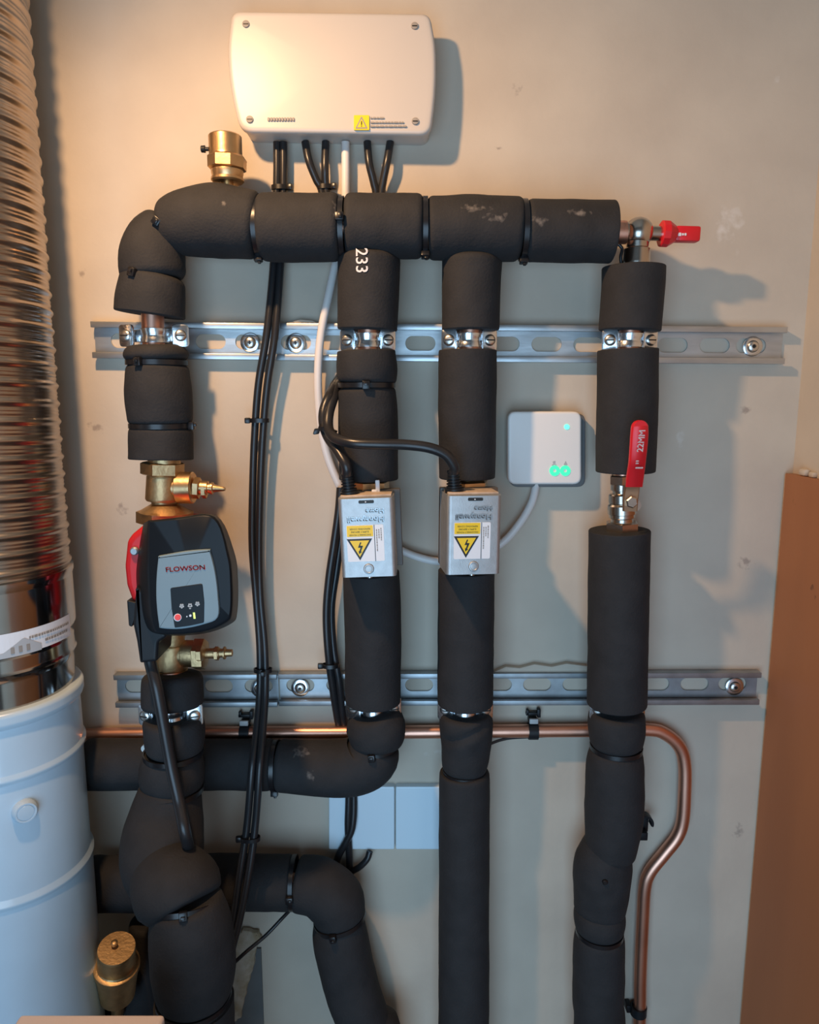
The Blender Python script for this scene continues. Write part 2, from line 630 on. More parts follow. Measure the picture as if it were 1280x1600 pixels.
# plywood board on the right-hand wall
XP = P(1222, 740, 0).x
zt = P(1222, 739, 0).z
t = thing('plywood_board', 'brown plywood board boxing in the lower right side wall', 'board', (XP + .01, -.4, 0))
mb = MB()
rbox(mb, ((XP + XR) / 2 + .0009, -.0035 - .36, zt / 2), (XR - XP - .0022, .72, zt), .0008)
build('panel', mb, 'ply', t)
mb = MB()
rbox(mb, ((XP + XR) / 2, -.0030 - .0006, zt / 2), (XR - XP - .004, .0012, zt - .002))
build('raw_edge', mb, 'ply_edge', t)
mb = MB()
rbox(mb, ((XP + XR) / 2 + .003, -.03, zt + .004), (.008, .014, .008), .003)
rbox(mb, ((XP + XR) / 2 + .004, -.045, zt + .003), (.006, .010, .006), .002)
tag(build('plaster_crumb', mb, 'plaster', None, off=(XP + .01, -.03, zt)), 'small grey lump of plaster sitting on top of the plywood board', 'plaster')

# chased slot with broken plaster at the foot of the wall
mb = MB()
rbox(mb, P(378, 1545, .0015), (.052, .003, .115))
rec = struct(build('trim_1', mb, 'recess', None, 0, off=P(378, 1545, 0)))
mb = MB()
lp = [(368, 1462), (378, 1454), (402, 1456), (408, 1468), (398, 1490), (396, 1512), (388, 1540), (382, 1562), (376, 1592), (362, 1600), (358, 1560), (363, 1520)]
lp2 = []
for i in range(len(lp)):
    a, b = lp[i], lp[(i + 1) % len(lp)]
    for k in range(4):
        lp2.append((a[0] + (b[0] - a[0]) * k / 4 + random.uniform(-1.5, 1.5), a[1] + (b[1] - a[1]) * k / 4 + random.uniform(-1.5, 1.5)))
prism(mb, pxloop(lp2, .008), -.003, -.009, .003, 2, .002)
build('broken_plaster', mb, 'rawplaster', rec)


for pts_ in ([(772, 1049), (790, 1041), (812, 1043), (835, 1037), (862, 1041), (885, 1036), (918, 1040), (930, 1049)], [(690, 1049), (705, 1044), (735, 1043), (760, 1049)],
             [(440, 507), (455, 503), (470, 499), (488, 501), (500, 505), (510, 508)]):
    mb = MB()
    lp = pts_ + [(x, pts_[0][1] + 1.5) for x, y in reversed(pts_[1:-1])]
    prism(mb, pxloop(lp, .006), 0, -.008, .0008, 2)
    build('plaster_smear', mb, 'plaster', wall, 60)

# ------------------------------------------------------------------ rails
def rail(label, xl, yl, xr, yr, hpx, slots, screws, m, y_slot=0.0, lip=0.0062, dep=0.0125):
    a, b = P(xl, yl, 0), P(xr, yr, 0)
    U = (b - a).normalized()
    N = Vector((0, -1, 0))
    Wv = N.cross(U) * -1
    if Wv.z < 0:
        Wv = -Wv
    Lr = (b - a).length
    h = hpx * S((yl + yr) / 2, 0) / 2
    t = thing('mounting_rail', label, 'rail', (a + b) / 2, None)

    def G(u, w_, n):
        return a + U * u + Wv * w_ + N * n
    us = sorted([(P(s, yl + (yr - yl) * (s - xl) / (xr - xl), 0) - a).dot(U) for s in slots])
    mb = MB()
    n0, n1 = .0008, .0024
    hl, hw = .0085, .0078          # stadium: half straight length, radius

    def cell(u0, u1, hole):
        if hole is None:
            for nn in (n1,):
                mb.add([G(u0, -h, nn), G(u1, -h, nn), G(u1, h, nn), G(u0, h, nn)], [(0, 1, 2, 3)])
            return
        inn, outr = [], []
        K = 32
        for i in range(K):
            an = 2 * math.pi * (i + .5) / K
            cx = hl if math.cos(an) > 0 else -hl
            pu, pw = hole + cx + hw * math.cos(an), hw * math.sin(an) + y_slot
            inn.append((pu, pw))
            # project to rectangle from hole centre
            du, dw = math.cos(an) * 1.6, math.sin(an)
            lim_u = (u1 - hole) if du > 0 else (hole - u0)
            lim_w = h
            sc = min(lim_u / max(abs(du), 1e-6), lim_w / max(abs(dw), 1e-6))
            outr.append((hole + du * sc, dw * sc))
        # force the rectangle corners
        for (cu, cw) in ((u0, -h), (u1, -h), (u1, h), (u0, h)):
            k = min(range(K), key=lambda i: (outr[i][0] - cu) ** 2 + (outr[i][1] - cw) ** 2)
            outr[k] = (cu, cw)
        vs = [G(p, q, n1) for p, q in outr] + [G(p, q, n1) for p, q in inn] + [G(p, q, n0 - .0006) for p, q in inn]
        fs = []
        for i in range(K):
            k = (i + 1) % K
            fs.append((i, k, K + k, K + i))
            fs.append((K + i, K + k, 2 * K + k, 2 * K + i))
        mb.add(vs, fs)
    cur = 0.0
    pitch = (us[1] - us[0]) if len(us) > 1 else .04
    for u in us:
        u0, u1 = max(u - pitch / 2, cur), min(u + pitch / 2, Lr)
        if u0 > cur + 1e-5:
            cell(cur, u0, None)
        cell(u0, u1, u)
        cur = u1
    if cur < Lr - 1e-5:
        cell(cur, Lr, None)
    R = Matrix((U, N, Wv)).transposed()
    c = a + U * Lr / 2
    for sg in (1, -1):
        rbox(mb, c + Wv * sg * (h - .0009) + N * (dep / 2), (Lr, dep, .0018), .0005, R)
        rbox(mb, c + Wv * sg * (h - lip / 2) + N * (dep - .0010), (Lr, .0022, lip), .0008, R)
        rbox(mb, c + Wv * sg * (h - lip + .0006) + N * (dep - .0028), (Lr, .0040, .0014), .0004, R)
    build('channel', mb, m, t, 30)
    for sx in screws:
        yy = yl + (yr - yl) * (sx - xl) / (xr - xl)
        cc = P(sx, yy + 1, 0)
        m2 = MB()
        lathe(m2, cc + N * .0026, N, [(0, .0105), (.0012, .0105), (.0016, .0100), (.0017, .0060)], 28)
        wsh = build('washer', m2, 'clamp', t)
        m2 = MB()
        lathe(m2, cc + N * .0042, N, [(0, .0066), (.0012, .0062), (.0026, .0045), (.0029, .0022), (.0018, .0018)], 24)
        sw = build('screw', m2, 'screw', t)
        m2 = MB()
        rbox(m2, cc + N * .0070, (.0042, .0008, .0012), 0)
        rbox(m2, cc + N * .0070, (.0012, .0008, .0042), 0)
        build('screw_recess', m2, 'black', sw)
    return t


up = [657 + 65.5 * k for k in range(-3, 9)]
rail('short zinc channel rail at upper left behind the bent pipe', 150, 532, 427, 535, 55, [198, 264, 330, 392], [392], 'zinc')
rail('long upper zinc channel rail running behind three black pipes', 430, 535, 1220, 541, 56, [463] + [u for u in up if u > 500 and u < 1165] + [1172], [463, 1174], 'zinc')
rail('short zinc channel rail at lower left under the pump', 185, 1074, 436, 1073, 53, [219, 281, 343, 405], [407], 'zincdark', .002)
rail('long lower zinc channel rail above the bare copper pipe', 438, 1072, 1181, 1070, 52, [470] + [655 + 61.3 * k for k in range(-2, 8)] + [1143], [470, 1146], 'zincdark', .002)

# ------------------------------------------------------------------ insulated pipes
DH, DC = .057, .050
UPV = Vector((0, 0, 1))
XV = Vector((1, 0, 0))
FRONT = Vector((0, -1, 0))

t = thing('insulated_pipe', 'horizontal black foam insulated header pipe across the top', 'pipe', P(600, 355, DH))
inner_pipe(t, [(285, 356, DH), (400, 355, DH), (600, 355, DH), (800, 359, DH), (962, 363, DH), (972, 363, DH)])
sleeve(t, [(250, 352, DH, 34), (285, 349, DH, 48), (335, 346, DH, 55), (372, 350, DH, 53), (403, 354, DH, 50)], 'rr', 'scuffed')
sleeve(t, [(405, 356, DH, 50), (460, 356, DH, 51.5), (531, 356, DH, 51)], 'rr', 'scuffed')
sleeve(t, [(540, 354, DH, 48), (600, 354, DH, 48.5), (661, 355, DH, 48)], 'rr')
sleeve(t, [(668, 357, DH, 47), (740, 356, DH, 49), (815, 359, DH, 47)], 'rr', 'scuffed')
sleeve(t, [(820, 361, DH, 46), (890, 362, DH, 47), (957, 363, DH, 47)], 'rc', 'scuffed')
for px, py, hd in ((404, 355, (0, -.2, -1)), (535, 356, (0, -1, .12)), (664.5, 356, (0, -.5, -1)), (817.5, 360, (0, -.3, -1))):
    tie(t, P(px, py, DH), XV, 45.5 * S(py, DH), Vector(hd))

t = thing('insulated_pipe', 'bent black foam insulated pipe running down to the pump', 'pipe', P(245, 720, .08))
inner_pipe(t, [(278, 360, .051), (252, 385, .053), (240, 440, .055), (240, 530, .057), (250, 640, .059), (254, 728, .062)])
sleeve(t, [(262, 344, .050, 30), (246, 372, .052, 44), (238, 408, .054, 50), (240, 436, .055, 49)], 'rr')
sleeve(t, [(240, 430, .055, 48), (236, 462, .056, 52), (234, 492, .056, 53)], 'rc')
sleeve(t, [(243, 540, .057, 44), (244, 554, .057, 49), (245, 566, .057, 45)], 'rr', wob=.002)
sleeve(t, [(246, 569, .057, 46), (248, 615, .058, 51), (251, 664, .058, 48)], 'rr')
sleeve(t, [(251, 667, .058, 48), (252, 718, .060, 49)], 'rc')
tie(t, P(240, 437, .055), Vector((.25, 0, 1)), 46 * S(437, .055), Vector((-.35, -1, 0)))
tie(t, P(245, 567, .057), UPV, 46 * S(567, .057), Vector((-.25, -1, 0)))
tie(t, P(251, 665, .058), UPV, 47 * S(665, .058), Vector((1, -.12, 0)))
tie(t, P(262, 352, .051), Vector((1, 0, -.75)), 40 * S(352, .051), Vector((-.3, -1, .1)))

t = thing('insulated_pipe', 'black foam insulated pipe below the pump with bulging forward bend', 'pipe', P(*under(305, 1640, .18)))
inner_pipe(t, [(268, 1052, .094), (270, 1110, .104), (269, 1180, .104), (266, 1235, .106), (258, 1290, .118), (268, 1350, .150), (288, 1400, .175), (300, 1480, .18), (306, 1640, .18), under(306, 1640, .18)])
sleeve(t, [(270, 1052, .096, 46), (270, 1080, .099, 48), (271, 1106, .102, 47)], 'rr')
sleeve(t, [(271, 1120, .104, 45), (272, 1148, .104, 47), (271, 1174, .104, 44)], 'rr', wob=.002)
sleeve(t, [(270, 1176, .104, 44), (269, 1205, .104, 49), (268, 1231, .105, 46)], 'rr')
sleeve(t, [(267, 1230, .105, 46), (260, 1275, .113, 57), (254, 1315, .125, 63), (256, 1352, .140, 62), (266, 1385, .155, 55)], 'rr')
sleeve(t, [(256, 1355, .142, 52), (268, 1376, .158, 63), (280, 1395, .170, 66), (290, 1420, .178, 58)], 'rr')
sleeve(t, [(290, 1406, .180, 54), (298, 1450, .182, 63), (302, 1510, .182, 64), (303, 1556, .182, 56)], 'rr')
sleeve(t, [(304, 1556, .182, 56), (306, 1600, .182, 60), (308, 1660, .182, 60), under(308, 1660, .182, 60)], 'rc')
tie(t, P(271, 1175, .104), UPV, 45 * S(1175, .104), Vector((.3, -1, 0)))
tie(t, P(268, 1232, .105), UPV, 49 * S(1231, .105), None)
tie(t, P(290, 1413, .178), Vector((.1, -.35, -1)), 52 * S(1413, .178), Vector((.25, -1, 0)))
tie(t, P(303, 1556, .182), UPV, 57 * S(1556, .182), Vector((-1, .4, 0)))

t = thing('insulated_pipe', 'black foam insulated drop pipe from header to left zone valve', 'pipe', P(575, 755, DC))
inner_pipe(t, [(577, 392, DC), (576, 530, DC), (574, 640, DC), (575, 752, DC)])
b1 = sleeve(t, [(577, 397, DC, 49), (576, 450, DC, 48.5), (574, 516, DC, 46.5)], 'rc', wob=.0006)
sleeve(t, [(573, 548, DC, 46), (574, 575, DC, 47.5), (573, 600, DC, 45)], 'cr')
sleeve(t, [(573, 604, DC, 44), (575, 650, DC, 46.5), (576, 749, DC, 46)], 'rc', wob=.0006)
tie(t, P(573, 602, DC), UPV, 44.5 * S(602, DC), Vector((.04, -1, 0)))
# printed digits on the foam
rr_ = 48.8 * S(400, DC) + .0006
cx_ = P(576.5, 405, DC)
zc = P(565, 407, .080).z
x_off = P(565, 403, .085).x - cx_.x


def on_b1(a, b):
    x = x_off + b          # text runs downwards: text x -> -z, text y -> x
    return Vector((cx_.x + x, -DC - math.sqrt(max(1e-8, rr_ ** 2 - x * x)) - .0004, zc - a))


mb = MB()
lettering(mb, '233', on_b1, 36 * S(403, .085), 19 * S(403, .085), .0002)
build('printed_digits', mb, 'palegrey', t, 0)

t = thing('insulated_pipe', 'black foam insulated pipe under left zone valve turning left along the wall', 'pipe', P(585, 905, DC))
inner_pipe(t, [(580, 890, DC), (584, 1000, DC), (585, 1105, DC), (588, 1160, DC), (570, 1190, .048), (520, 1197, .045), (330, 1194, .043), (136, 1194, .043)])
sleeve(t, [(580, 893, DC, 44), (583, 980, DC, 44.5), (583, 1096, DC, 43)], 'cc', wob=.0006)
sleeve(t, [(582, 1112, DC, 40), (588, 1135, DC, 46), (589, 1163, DC, 40)], 'rr', wob=.003)
sleeve(t, [(586, 1160, DC, 37), (578, 1183, .050, 44), (550, 1198, .048, 45), (500, 1199, .046, 43), (433, 1196, .045, 40)], 'rr', 'scuffed')
sleeve(t, [(428, 1195, .045, 39), (330, 1194, .043, 38.5), (200, 1194, .043, 39), (136, 1194, .043, 39)], 'rc')
tie(t, P(587, 1164, DC), Vector((-.12, 0, 1)), 38 * S(1164, DC), Vector((-.1, -1, 0)))
tie(t, P(430, 1196, .045), XV, 38.5 * S(1196, .045), Vector((0, -.3, -1)))

t = thing('insulated_pipe', 'black foam insulated drop pipe from header to right zone valve', 'pipe', P(731, 750, DC))
inner_pipe(t, [(737, 395, DC), (735, 530, DC), (731, 640, DC), (731, 752, DC)])
sleeve(t, [(738, 400, DC, 46.5), (736, 450, DC, 45.5), (735, 516, DC, 45)], 'rc', wob=.0006)
sleeve(t, [(731, 547, DC, 45.5), (730, 640, DC, 45.5), (730, 747, DC, 43.5)], 'cc', wob=.0006)

t = thing('insulated_pipe', 'black foam insulated pipe under right zone valve dropping straight to the floor', 'pipe', P(*under(726, 1700, DC)))
inner_pipe(t, [(728, 890, DC), (727, 1105, DC), (727, 1300, DC), (724, 1680, DC), under(724, 1680, DC)])
sleeve(t, [(729, 890, DC, 44), (728, 980, DC, 44), (727, 1098, DC, 43.5)], 'cc', wob=.0006)
fold = [(P(725, 1165, .09), Vector((.55, 0, 1)).normalized() * 1.0, .0035, .004)]
fold = [(P(725, 1163, .09), Vector((-.42, 0, .9)), .0035, .0042), (P(715, 1120, .09), Vector((-.3, 0, .95)), .003, .002)]
sleeve(t, [(728, 1113, DC, 40), (728, 1135, DC, 41), (727, 1180, DC, 38.5), (726, 1206, DC, 33)], 'rr', wob=.0022, fold=fold)
sleeve(t, [(726, 1203, DC, 36), (726, 1225, DC, 39.5), (725, 1400, DC, 39.5), (724, 1680, DC, 39), under(724, 1680, DC, 39)], 'rc', wob=.0006)
tie(t, P(726, 1205, DC), UPV, 33.5 * S(1205, DC), Vector((0, 1, 0)))

t = thing('insulated_pipe', 'short black foam insulated pipe on the right with red lever in front', 'pipe', P(978, 740, DC))
inner_pipe(t, [(990, 408, DC), (984, 530, DC), (977, 640, DC), (974, 745, DC)])
sleeve(t, [(990, 417, DC, 48.5), (988, 465, DC, 48), (984, 517, DC, 47)], 'cc', wob=.0006)
sleeve(t, [(981, 546, DC, 46.5), (980, 640, DC, 46.5), (977, 737, DC, 45.5)], 'cc', wob=.0006)

t = thing('insulated_pipe', 'kinked black foam insulated pipe at the right beside the bent copper pipe', 'pipe', P(*under(935, 1700, DC)))
inner_pipe(t, [(971, 822, DC), (967, 1000, DC), (964, 1140, DC), (960, 1290, DC), (945, 1380, DC), (937, 1460, DC), (934, 1680, DC), under(934, 1680, DC)])
sleeve(t, [(968, 828, DC, 47), (966, 960, DC, 46.5), (964, 1100, DC, 45.5)], 'cc', wob=.0006)
sleeve(t, [(964, 1110, DC, 42), (964, 1138, DC, 44), (963, 1166, DC, 40)], 'rr', wob=.0012)
sleeve(t, [(963, 1168, DC, 40), (961, 1200, DC, 44.5), (959, 1280, DC, 44), (952, 1335, DC, 38)], 'rr', wob=.0012)
sleeve(t, [(958, 1292, .050, 26), (944, 1340, .048, 43), (940, 1380, .048, 43), (937, 1424, .049, 40)], 'rr', wob=.002)
sleeve(t, [(937, 1416, DC, 38), (937, 1434, DC, 40), (937, 1454, DC, 36)], 'rr', wob=.0014)
sleeve(t, [(937, 1454, DC, 37), (936, 1480, DC, 39.5), (935, 1560, DC, 39.5), (934, 1680, DC, 39), under(934, 1680, DC, 39)], 'rc', wob=.0008)
tie(t, P(963, 1167, DC), UPV, 39.5 * S(1167, DC), Vector((-.1, 1, 0)))
tie(t, P(937, 1455, DC), UPV, 36 * S(1455, DC), Vector((-.1, 1, 0)))
mb = MB()
lathe(mb, P(945, 1377, .079), FRONT, [(0, .0032), (.0025, .0030), (.0035, .002)], 16)
build('tie_head', mb, 'tie', t)

t = thing('insulated_pipe', 'black foam insulated pipe bending down at bottom centre, behind the cables', 'pipe', P(*under(600, 1700, .05)))
inner_pipe(t, [(143, 1381, .043), (330, 1378, .043), (460, 1379, .044), (520, 1395, .046), (534, 1450, .048), (550, 1550, .05), (580, 1680, .052), under(590, 1720, .052)])
sleeve(t, [(143, 1381, .043, 41), (200, 1380, .043, 41), (330, 1378, .043, 41), (457, 1379, .044, 41)], 'cr')
sleeve(t, [(462, 1380, .044, 41), (498, 1386, .046, 44), (523, 1406, .047, 45), (532, 1436, .048, 40)], 'rr')
sleeve(t, [(530, 1432, .048, 39), (533, 1470, .049, 43), (548, 1535, .05, 42), (572, 1610, .051, 41), (592, 1680, .052, 40), under(604, 1740, .052, 40)], 'rc')
tie(t, P(459, 1379, .044), XV, 40 * S(1379, .044), Vector((0, -1, .05)))
tie(t, P(531, 1434, .048), Vector((.2, 0, -1)), 40.5 * S(1434, .048), Vector((-.15, -1, 0)))

t = thing('insulated_pipe', 'dark foam insulated pipe in the bottom left corner under the brass vent', 'pipe', P(150, 1600, .06))
inner_pipe(t, [(140, 1598, .06), (180, 1594, .06), (225, 1580, .06), (236, 1520, .055), (238, 1445, .05)], .011)
sleeve(t, [(140, 1600, .06, 38), (170, 1596, .06, 38), (205, 1590, .06, 38)], 'cr')
sleeve(t, [(208, 1590, .06, 36), (228, 1565, .058, 40), (236, 1520, .054, 34), (238, 1436, .050, 34)], 'rr')


# ------------------------------------------------------------------ pipe clamps
def clamp(label, cx, cy, d, hw=31, tint='clamp'):
    t = thing('pipe_clamp', label, 'clamp', P(cx, cy, .012))
    c = P(cx, cy, d)
    s = S(cy, d)
    mb = MB()
    lathe(mb, c - UPV * .0068, UPV, [(0, .0113), (0, .0140), (.0040, .0140), (.0055, .0132), (.0081, .0132), (.0096, .0140), (.0136, .0140), (.0136, .0113)], 36, True)
    build('band', mb, tint, t)
    mb = MB()
    lathe(mb, P(cx, cy, .003), FRONT, [(0, .0045), (d - .003 - .0142, .0045)], 18)
    build('stud', mb, 'screw', t)
    for sg in (-1, 1):
        e = c + XV * sg * hw * s + FRONT * .004
        mb = MB()
        w2, h2 = 12.5 * s, 17 * s
        lp = round_poly([(e.x - w2, e.z - h2), (e.x + w2, e.z - h2), (e.x + w2, e.z + h2), (e.x - w2, e.z + h2)], .004)
        R = Matrix.Rotation(sg * .28, 3, 'Z')
        m2 = MB()
        prism(m2, lp, e.y + .0012, e.y - .0012, .0008, 2)
        m2.v = [R @ (q - e) + e for q in m2.v]
        # inner web joining the ear to the band
        rbox(m2, c + XV * sg * (.0135 + (hw * s - w2 - .0135) / 2), (max(.004, hw * s - w2 - .0135 + .006), .0030, .012), .0006)
        ear = build('ear', m2, tint, t)
        nrm = R @ FRONT
        m2 = MB()
        lathe(m2, e + nrm * .0014, nrm, [(0, .0058), (.0012, .0058), (.0024, .0046), (.0028, .0028)], 20)
        sw = build('screw', m2, 'screw', t)
        m2 = MB()
        rbox(m2, e + nrm * .0042, (.0085, .0006, .0013), 0, R)
        build('screw_slot', m2, 'black', sw)
    return t


clamp('zinc clamp on the upper left rail holding the bent pipe above the pump', 242, 525, .057, 42)
clamp('zinc clamp on the upper rail holding the pipe above the left zone valve', 575, 532, DC)
clamp('zinc clamp on the upper rail holding the pipe above the right zone valve', 733, 532, DC)
clamp('zinc clamp on the upper rail holding the pipe above the red lever', 983, 532, DC)
clamp('zinc clamp on the lower left rail directly below the pump', 268, 1115, .104, 38)
clamp('zinc clamp on the lower rail below the left zone valve', 584, 1104, DC)
clamp('zinc clamp on the lower rail below the right zone valve', 727, 1106, DC)
clamp('zinc clamp on the lower rail holding the kinked pipe at right', 964, 1106, DC)

# ------------------------------------------------------------------ flue
FA = Vector((P(-4, 1100, .116).x, -.116, 0))
RW = (P(116, 1130, .116).x - FA.x)
z_of = lambda py: P(60, py, .19).z     # heights read on the near side of the flue
t = thing('flue_pipe', 'silver corrugated metal flue seated in white plastic pipe at far left', 'flue', (FA.x, FA.y, 0))
rm = (P(106, 1000, .116).x - FA.x)
z0, z1 = z_of(925), 2.245
pitch = 0.0172
nz, na = 1300, 64
mb = MB()
vs, fs = [], []
for j in range(nz + 1):
    z = z0 + (z1 - z0) * j / nz
    for i in range(na):
        an = 2 * math.pi * i / na
        ph = z / pitch + i / na
        fr = ph - math.floor(ph)
        rip = math.sin(fr * 2 * math.pi)
        rr = rm + .0004 + .0008 * math.cos(2 * math.pi * fr) + .0008 * math.cos(4 * math.pi * fr) - .0012 * math.exp(-((fr - .5) / .07) ** 2) + .0006 * math.exp(-((fr - .5) / .2) ** 2)
        vs.append(Vector((FA.x + rr * math.sin(an), FA.y - rr * math.cos(an), z)))
for j in range(nz):
    for i in range(na):
        k = (i + 1) % na
        fs.append((j * na + i, j * na + k, (j + 1) * na + k, (j + 1) * na + i))
mb.add(vs, fs)
build('corrugated_duct', mb, 'flue', t, 60)
zb = z_of(1135)
prof = [(zb, rm - .003), (z_of(1078), rm - .002), (z_of(1070), rm - .0005), (z_of(1066), rm + .0008), (z_of(1062), rm - .0005), (z_of(1042), rm - .001),
        (z_of(1036), rm - .004), (z_of(1030), rm - .004), (z_of(1024), rm + .001), (z_of(1018), rm + .002), (z_of(935), rm + .002), (z_of(928), rm + .0035), (z_of(921), rm + .003), (z_of(916), rm - .003)]
mb = MB()
lathe(mb, (FA.x, FA.y, 0), UPV, prof, 72)
metal = build('smooth_collar', mb, 'fluesmooth', t, 50)


def ang_at(px, py, r):
    best = (1e9, 0)
    for k in range(0, 1500):
        a = -.2 + k * .0012
        q = Vector((FA.x + r * math.sin(a), FA.y - r * math.cos(a), 0))
        e = abs(P(px, py, -q.y).x - q.x)
        if e < best[0]:
            best = (e, a)
    return best[1]


def on_flue(r):
    return lambda an, z: Vector((FA.x + r * math.sin(an), FA.y - r * math.cos(an), z))


def patch(mb, fn, a0, a1, z_lo, z_hi, n=28, slope=0.0):
    vs, fs = [], []
    for i in range(n + 1):
        u = i / n
        a = a0 + (a1 - a0) * u
        lo = z_lo(u) if callable(z_lo) else z_lo
        hi = z_hi(u) if callable(z_hi) else z_hi
        vs += [fn(a, lo), fn(a, hi)]
    for i in range(n):
        fs.append((2 * i, 2 * i + 2, 2 * i + 3, 2 * i + 1))
    return mb.add(vs, fs)


fo = on_flue(rm + .0024)
zl0, zl1 = z_of(1022), z_of(986)
mb = MB()
A_R = ang_at(113, 985, rm + .0024)
A_0 = ang_at(3, 1000, rm + .0024)
patch(mb, fo, A_0 - .6, A_R, lambda u: P(60, 1028, -fo(A_0, 0).y).z, lambda u: P(60, 992, -fo(A_0, 0).y).z)
lab = build('label', mb, 'label', metal, 0)
lab['label'] = 'white paper label wrapped round the metal collar'
fo = on_flue(rm + .0028)
mb = MB()
zl0, zl1 = P(60, 1028, -fo(A_0, 0).y).z, P(60, 992, -fo(A_0, 0).y).z
AW = A_R - A_0
patch(mb, fo, A_0 - .3, A_0 + AW * .45, lambda u: zl0 - .001, lambda u: zl0 + .004 + .011 * max(0, 1 - abs(u - .72) * 3.2), 30)
build('arched_mark', mb, 'clearlabel', metal, 0)
fo = on_flue(rm + .0032)
mb = MB()
for k, (zz, a0, a1) in enumerate(((zl1 - .008, A_0 + AW * .3, A_R - AW * .08), (zl1 - .0145, A_0 + AW * .5, A_R - AW * .10))):
    a = a0
    while a < a1:
        wd = random.uniform(.018, .045)
        patch(mb, fo, a, a + wd, zz - .0012, zz + .0012, 2)
        a += wd + .010
for k in range(3):
    patch(mb, fo, A_0 + AW * (.08 + .09 * k), A_0 + AW * (.12 + .09 * k), zl0 + .002, zl0 + .008, 2)
build('small_print', mb, 'ink', metal, 0)
# white plastic pipe below
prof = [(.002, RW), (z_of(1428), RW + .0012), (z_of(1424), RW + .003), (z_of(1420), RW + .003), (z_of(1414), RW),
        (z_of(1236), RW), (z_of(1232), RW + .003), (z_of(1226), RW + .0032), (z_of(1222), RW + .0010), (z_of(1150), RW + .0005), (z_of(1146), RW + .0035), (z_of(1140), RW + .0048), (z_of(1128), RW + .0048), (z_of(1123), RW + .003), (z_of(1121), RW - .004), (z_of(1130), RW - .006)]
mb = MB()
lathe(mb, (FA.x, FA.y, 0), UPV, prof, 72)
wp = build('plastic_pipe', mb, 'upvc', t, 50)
wp['label'] = 'white plastic pipe with raised ribs'
an = ang_at(38, 1266, RW)
nr = Vector((math.sin(an), -math.cos(an), 0))
q = Vector((FA.x, FA.y, P(38, 1266, -FA.y + RW * math.cos(an)).z)) + nr * (RW - .002)
mb = MB()
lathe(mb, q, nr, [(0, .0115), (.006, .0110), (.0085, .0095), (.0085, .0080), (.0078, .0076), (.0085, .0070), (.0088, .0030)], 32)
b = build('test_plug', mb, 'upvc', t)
b['label'] = 'round raised white plug'

# ------------------------------------------------------------------ control box
t = thing('control_box', 'white wiring centre box with four corner screws at top', 'control box', P(520, 225, 0))
mb = MB()
body = pxloop(round_poly([(366, 20), (669, 24), (678, 70), (679, 140), (670, 208), (378, 203), (361, 130), (359, 70)], [12, 12, 20, 40, 14, 16, 40, 20]), .038)
prism(mb, body, 0, -.030, .0008)
build('back_case', mb, 'boxwhite', t)
mb = MB()
lid = pxloop(round_poly([(362, 16), (672, 20), (681, 70), (682, 140), (673, 211), (375, 206), (357, 130), (355, 70)], [14, 14, 20, 40, 18, 20, 40, 20]), .038)
prism(mb, lid, -.0295, -.038, .004, 4, .0012)
build('lid', mb, 'boxwhite', t, 50)
for x, y in ((384, 37), (648, 40), (390, 186), (649, 189)):
    mb = MB()
    prism(mb, pxloop(circ(x, y, 5.6), .0395), -.0380, -.0398, .0005)
    sw = build('screw', mb, 'ink', t)
    sw['label'] = 'grey corner screw'
    mb = MB()
    prism(mb, pxloop(rrect(x - 4, y - .9, x + 4, y + .9, .3), .0402), -.0397, -.0401)
    build('screw_slot', mb, 'black', sw)
mb = MB()
prism(mb, pxloop(rrect(553, 180, 577, 203, 1.5), .0398), -.0380, -.0398)
st = build('warning_label', mb, 'yellow', t, 0)
st['label'] = 'yellow warning triangle label'
mb = MB()
prism(mb, pxloop(round_poly([(565, 181), (575, 201), (555, 201)], 2), .0401), -.0398, -.0400)
build('triangle', mb, 'ink', st, 0)
mb = MB()
prism(mb, pxloop(round_poly([(565, 185.5), (571.6, 198.8), (558.4, 198.8)], 1), .0403), -.0400, -.0402)
build('triangle_field', mb, 'yellow', st, 0)
mb = MB()
prism(mb, pxloop(rrect(564.2, 189, 565.8, 195, .4), .0405), -.0402, -.0404)
prism(mb, pxloop(rrect(564.2, 196, 565.8, 197.6, .4), .0405), -.0402, -.0404)
build('exclamation_mark', mb, 'black', st, 0)
mb = MB()
for yy, x0, x1 in ((184, 579, 602), (191, 579, 632), (197, 579, 636)):
    x = x0
    while x < x1 - 1:
        wd = min(random.uniform(2.5, 7), x1 - x)
        prism(mb, pxloop(rrect(x, yy - 1.2, x + wd, yy + 1.2, .3), .0398), -.0380, -.0397)
        x += wd + 1.3
build('small_print', mb, 'ink', t, 0)
mb = MB()
x = 418
while x < 458:
    prism(mb, pxloop(rrect(x, 183.5, x + 3.2, 188.5, .6), .0398), -.0380, -.0397)
    x += 4.3
build('faint_logo_print', mb, 'ink', t, 0)

